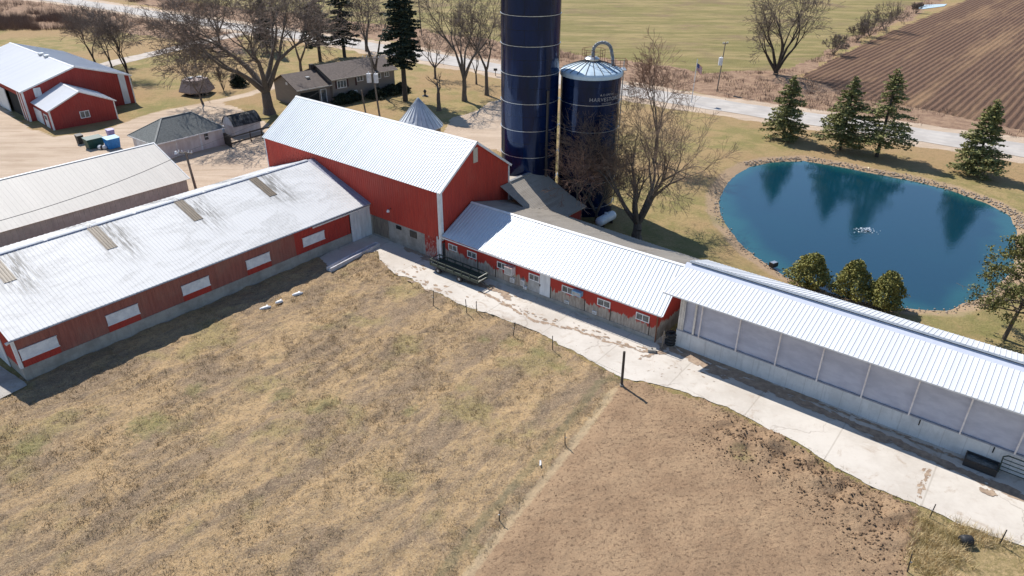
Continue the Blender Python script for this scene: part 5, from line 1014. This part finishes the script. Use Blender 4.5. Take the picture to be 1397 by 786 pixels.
# pine at the right edge
def pine(label, u, v, H, seed):
    g = G(u, v); rs = np.random.RandomState(seed); R = random.Random(seed); o = thing('pine_tree', label, 'tree', (g[0], g[1], 0)); S = []; P = []
    lean = Vector((.12, .02, 1)); tr = [Vector((0,0,-.2))]+[Vector((lean.x*z, lean.y*z, z)) for z in (H*.25, H*.5, H*.75, H)]
    for i in range(4): S.append((*tr[i], *tr[i+1], .17*(1-i*.22), .17*(1-(i+1)*.22)))
    for w in range(80):
        q = .24+.75*R.random(); z = H*q; base = Vector((lean.x*z, lean.y*z, z)); a = R.uniform(0, 6.28); L = (4.4*(1-q)**.55+.5)*R.uniform(.6,1.1)
        d = Vector((math.cos(a), math.sin(a), .12)).normalized(); p = base; n = 5
        for i in range(n):
            d = (d+Vector((R.gauss(0,.12), R.gauss(0,.12), R.gauss(0,.08)-.03))).normalized(); qn = p+d*L/n; S.append((*p, *qn, .045*(1-i/n)+.01, .045*(1-(i+1)/n)+.01)); p = qn
            if i >= 1:
                for _ in range(3):
                    d2 = (d+Vector((R.gauss(0,.7), R.gauss(0,.7), R.gauss(.1,.35)))).normalized(); e = p+d2*R.uniform(.3,.8); S.append((*p, *e, .015, .008))
                    if R.random() < (.95 if q > .45 else .42):
                        m = 26; c = np.array(e); P.append(c+rs.normal(size=(m,3))*np.array([.2,.2,.16]))
    v1, f1 = tubes(S, 5); make_mesh('trunk', v1, f1, M['bark'], o, True)
    P = np.concatenate(P); V_, F_ = tri_cloud(P, rs.uniform(.6,1.3,len(P))*.16, rs); make_mesh('crown', V_, F_, M['pine'], o)
pine('open yellow-green pine with a slanting bare trunk at the right edge by the pond', 1369, 463, 9.6, 5)
# ------------------------------------------------------------------ STUFF: brush, rocks, tufts, clods
def scatter(poly, n, rs):
    xs = [p[0] for p in poly]; ys = [p[1] for p in poly]; out = np.zeros((0,2))
    while len(out) < n:
        q = np.stack([rs.uniform(min(xs),max(xs),n*2), rs.uniform(min(ys),max(ys),n*2)], 1); out = np.concatenate([out, q[inside(q[:,0], q[:,1], poly)]])
    return out[:n]
GXa, GYa = np.array(gx), np.array(gy)
def gz(x, y):
    i = np.clip(np.searchsorted(GXa, x)-1, 0, nx-2); j = np.clip(np.searchsorted(GYa, y)-1, 0, ny-2); return Z[j, i]
def blades(C, h, w, k, rs, lean=.5, spread=.12):
    n = len(C); C = np.repeat(C, k, 0); m = len(C); a = rs.uniform(0, 2*np.pi, m); hh = np.repeat(h, k)*rs.uniform(.5,1.15,m); base = C+np.stack([rs.normal(size=m)*spread, rs.normal(size=m)*spread, np.full(m,-.03)], 1)
    side = np.stack([np.cos(a), np.sin(a), np.zeros(m)], 1)*w; ln = np.stack([rs.normal(size=m)*lean, rs.normal(size=m)*lean, np.ones(m)], 1); ln /= np.linalg.norm(ln, axis=1)[:, None]; tip = base+ln*hh[:, None]
    V_ = np.stack([base-side, base+side, tip], 1).reshape(-1, 3); return V_, np.arange(m*3).reshape(-1, 3)
def stuff(name, V_, F_, mat, label, cat): return tag(make_mesh(name, V_, F_, mat), label, cat, kind='stuff')
rs = np.random.RandomState(77)
near_p = [p for p in PASTURE]
q = scatter([(-42,22),(16,22),(16,64),(-42,64)], 60000, rs); q = q[inside(q[:,0], q[:,1], PASTURE) & ~inside(q[:,0], q[:,1], DIRT) & ~inside(q[:,0], q[:,1], YARD)]
den = fbm(q[:,0], q[:,1], .35, 4, 61); q = q[rs.rand(len(q)) < np.clip((den-.36)*4, .12, 1)]
V_, F_ = blades(np.concatenate([q, gz(q[:,0], q[:,1])[:, None]], 1), rs.uniform(.08,.26,len(q)), .016, 8, rs, .9); stuff('pasture_grass', V_, F_, M['dry'], 'short dry tufted grass covering the rough pasture', 'grass')
tp = scatter([(19,18),(42,18),(42,30),(19,30)], 15000, rs); tp = tp[inside(tp[:,0], tp[:,1], TALL)]; tp = tp[fbm(tp[:,0], tp[:,1], .5, 3, 8) > .4]
V_, F_ = blades(np.concatenate([tp, gz(tp[:,0], tp[:,1])[:, None]], 1), rs.uniform(.3,.75,len(tp)), .014, 8, rs, .5, .16); stuff('tall_dry_grass', V_, F_, simple('straw_blades', (.66,.52,.30), (.42,.33,.15), .8, .8), 'tall straw-coloured grass in the bottom right corner', 'grass')
# yard-edge weeds
ye = []; E_ = [YARD[k] for k in range(9, len(YARD)-1)]
for a, b_ in zip(E_, E_[1:]):
    L_ = math.hypot(b_[0]-a[0], b_[1]-a[1]); n_ = int(L_*16)
    for k in range(n_): t_ = rs.rand(); ye.append((a[0]+(b_[0]-a[0])*t_+rs.normal()*.35, a[1]+(b_[1]-a[1])*t_-abs(rs.normal())*.5))
ye = np.array(ye); V_, F_ = blades(np.concatenate([ye, np.zeros((len(ye),1))], 1), rs.uniform(.08,.25,len(ye)), .015, 5, rs, .6); stuff('edge_weeds', V_, F_, foliage('weed_blades', (.16,.15,.05), (.25,.19,.09), (.12,.15,.04)), 'dry and green weeds along the edge of the concrete yard', 'weeds')
# clods
def rocks(P, size, rs, mat, name, label, cat, zs=.6):
    base = np.array([(1,0,0),(-1,0,0),(0,1,0),(0,-1,0),(0,0,1),(0,0,-1)], float); fc = np.array([(0,2,4),(2,1,4),(1,3,4),(3,0,4),(2,0,5),(1,2,5),(3,1,5),(0,3,5)])
    n = len(P); V_ = base[None]*rs.uniform(.55,1.2,(n,6,1))*size[:, None, None]; a = rs.uniform(0, 6.28, n); c, s = np.cos(a), np.sin(a)
    x_ = V_[:,:,0]*c[:,None]-V_[:,:,1]*s[:,None]; y_ = V_[:,:,0]*s[:,None]+V_[:,:,1]*c[:,None]; V_ = np.stack([x_, y_, V_[:,:,2]*zs], 2)+P[:, None, :]
    F_ = (fc[None]+(np.arange(n)*6)[:, None, None]).reshape(-1, 3); stuff(name, V_.reshape(-1, 3), F_, mat, label, cat)
q = scatter([(-8,20),(26,20),(26,42),(-8,42)], 30000, rs); q = q[inside(q[:,0], q[:,1], DIRT)]
dcl = np.clip(1-seg_dist(q[:,0], q[:,1], GP([(1010,600),(1060,618),(1110,650),(1170,690),(1200,740)]))/4.5, .05, 1); keep = rs.rand(len(q)) < dcl*(.4+fbm(q[:,0], q[:,1], .8, 2, 3)*.8); q = q[keep]; dcl = dcl[keep]
rocks(np.concatenate([q, gz(q[:,0], q[:,1])[:, None]+.01], 1), rs.uniform(.02,.075,len(q))*(.6+dcl*1.3), rs, M['clod'], 'soil_clods', 'dry soil clods strewn over the dirt paddock', 'soil')
# rocks round the pond
pr_ = []
arc = POND[13:23]
for a, b_ in zip(arc, arc[1:]):
    L_ = math.hypot(b_[0]-a[0], b_[1]-a[1])
    for k in range(int(L_*22)): t_ = rs.rand(); n_ = np.array([b_[1]-a[1], -(b_[0]-a[0])])/L_; off = rs.normal(.6, .32); pr_.append((a[0]+(b_[0]-a[0])*t_+n_[0]*off, a[1]+(b_[1]-a[1])*t_+n_[1]*off, -.22+.16*max(off, 0)))
pr_ = np.array(pr_); rocks(pr_, rs.uniform(.05,.17,len(pr_)), rs, M['rock'], 'shore_rocks', 'pale rocks lining the far shore of the pond', 'rocks', .7)
pr_ = []
arc = POND[0:13]
for a, b_ in zip(arc, arc[1:]):
    L_ = math.hypot(b_[0]-a[0], b_[1]-a[1])
    for k in range(int(L_*9)): t_ = rs.rand(); n_ = np.array([b_[1]-a[1], -(b_[0]-a[0])])/L_; off = rs.normal(.4, .3); pr_.append((a[0]+(b_[0]-a[0])*t_+n_[0]*off, a[1]+(b_[1]-a[1])*t_+n_[1]*off, -.24+.14*max(off, 0)))
pr_ = np.array(pr_); rocks(pr_, rs.uniform(.05,.14,len(pr_)), rs, M['rock'], 'shore_pebbles', 'small pale stones along the near shore of the pond', 'rocks', .6)
# brush thickets
bp = np.concatenate([scatter(GP([(-80,48),(0,42),(110,40),(130,33),(70,20),(0,16),(-80,18)]), 2600, rs), scatter(BRUSH[1], 5200, rs), scatter(BRUSH[0], 1500, rs)])
bp = bp[(seg_dist(bp[:,0], bp[:,1], ROADP) > 6) & (fbm(bp[:,0], bp[:,1], .12, 3, 12) > .44)]
hh = np.where(bp[:,0] < -90, rs.uniform(.8,3.2,len(bp)), rs.uniform(.3,1.1,len(bp)))
V_, F_ = blades(np.concatenate([bp, np.zeros((len(bp),1))], 1), hh, .035, 14, rs, .35, .5); stuff('roadside_brush', V_, F_, M['brushy'], 'brown dead brush and tall weeds along the road', 'brush')
# meltwater patch in the far field
o = MB().add([(*G(u, v)[:2], .12) for u, v in ((1248,11),(1262,7),(1292,6),(1288,9),(1258,13))], [(0,1,2,3,4)]).build('meltwater', simple('bright_meltwater', (.55,.6,.66), (.5,.56,.62), 1, .1, spec=.8)); o['kind'] = 'structure'
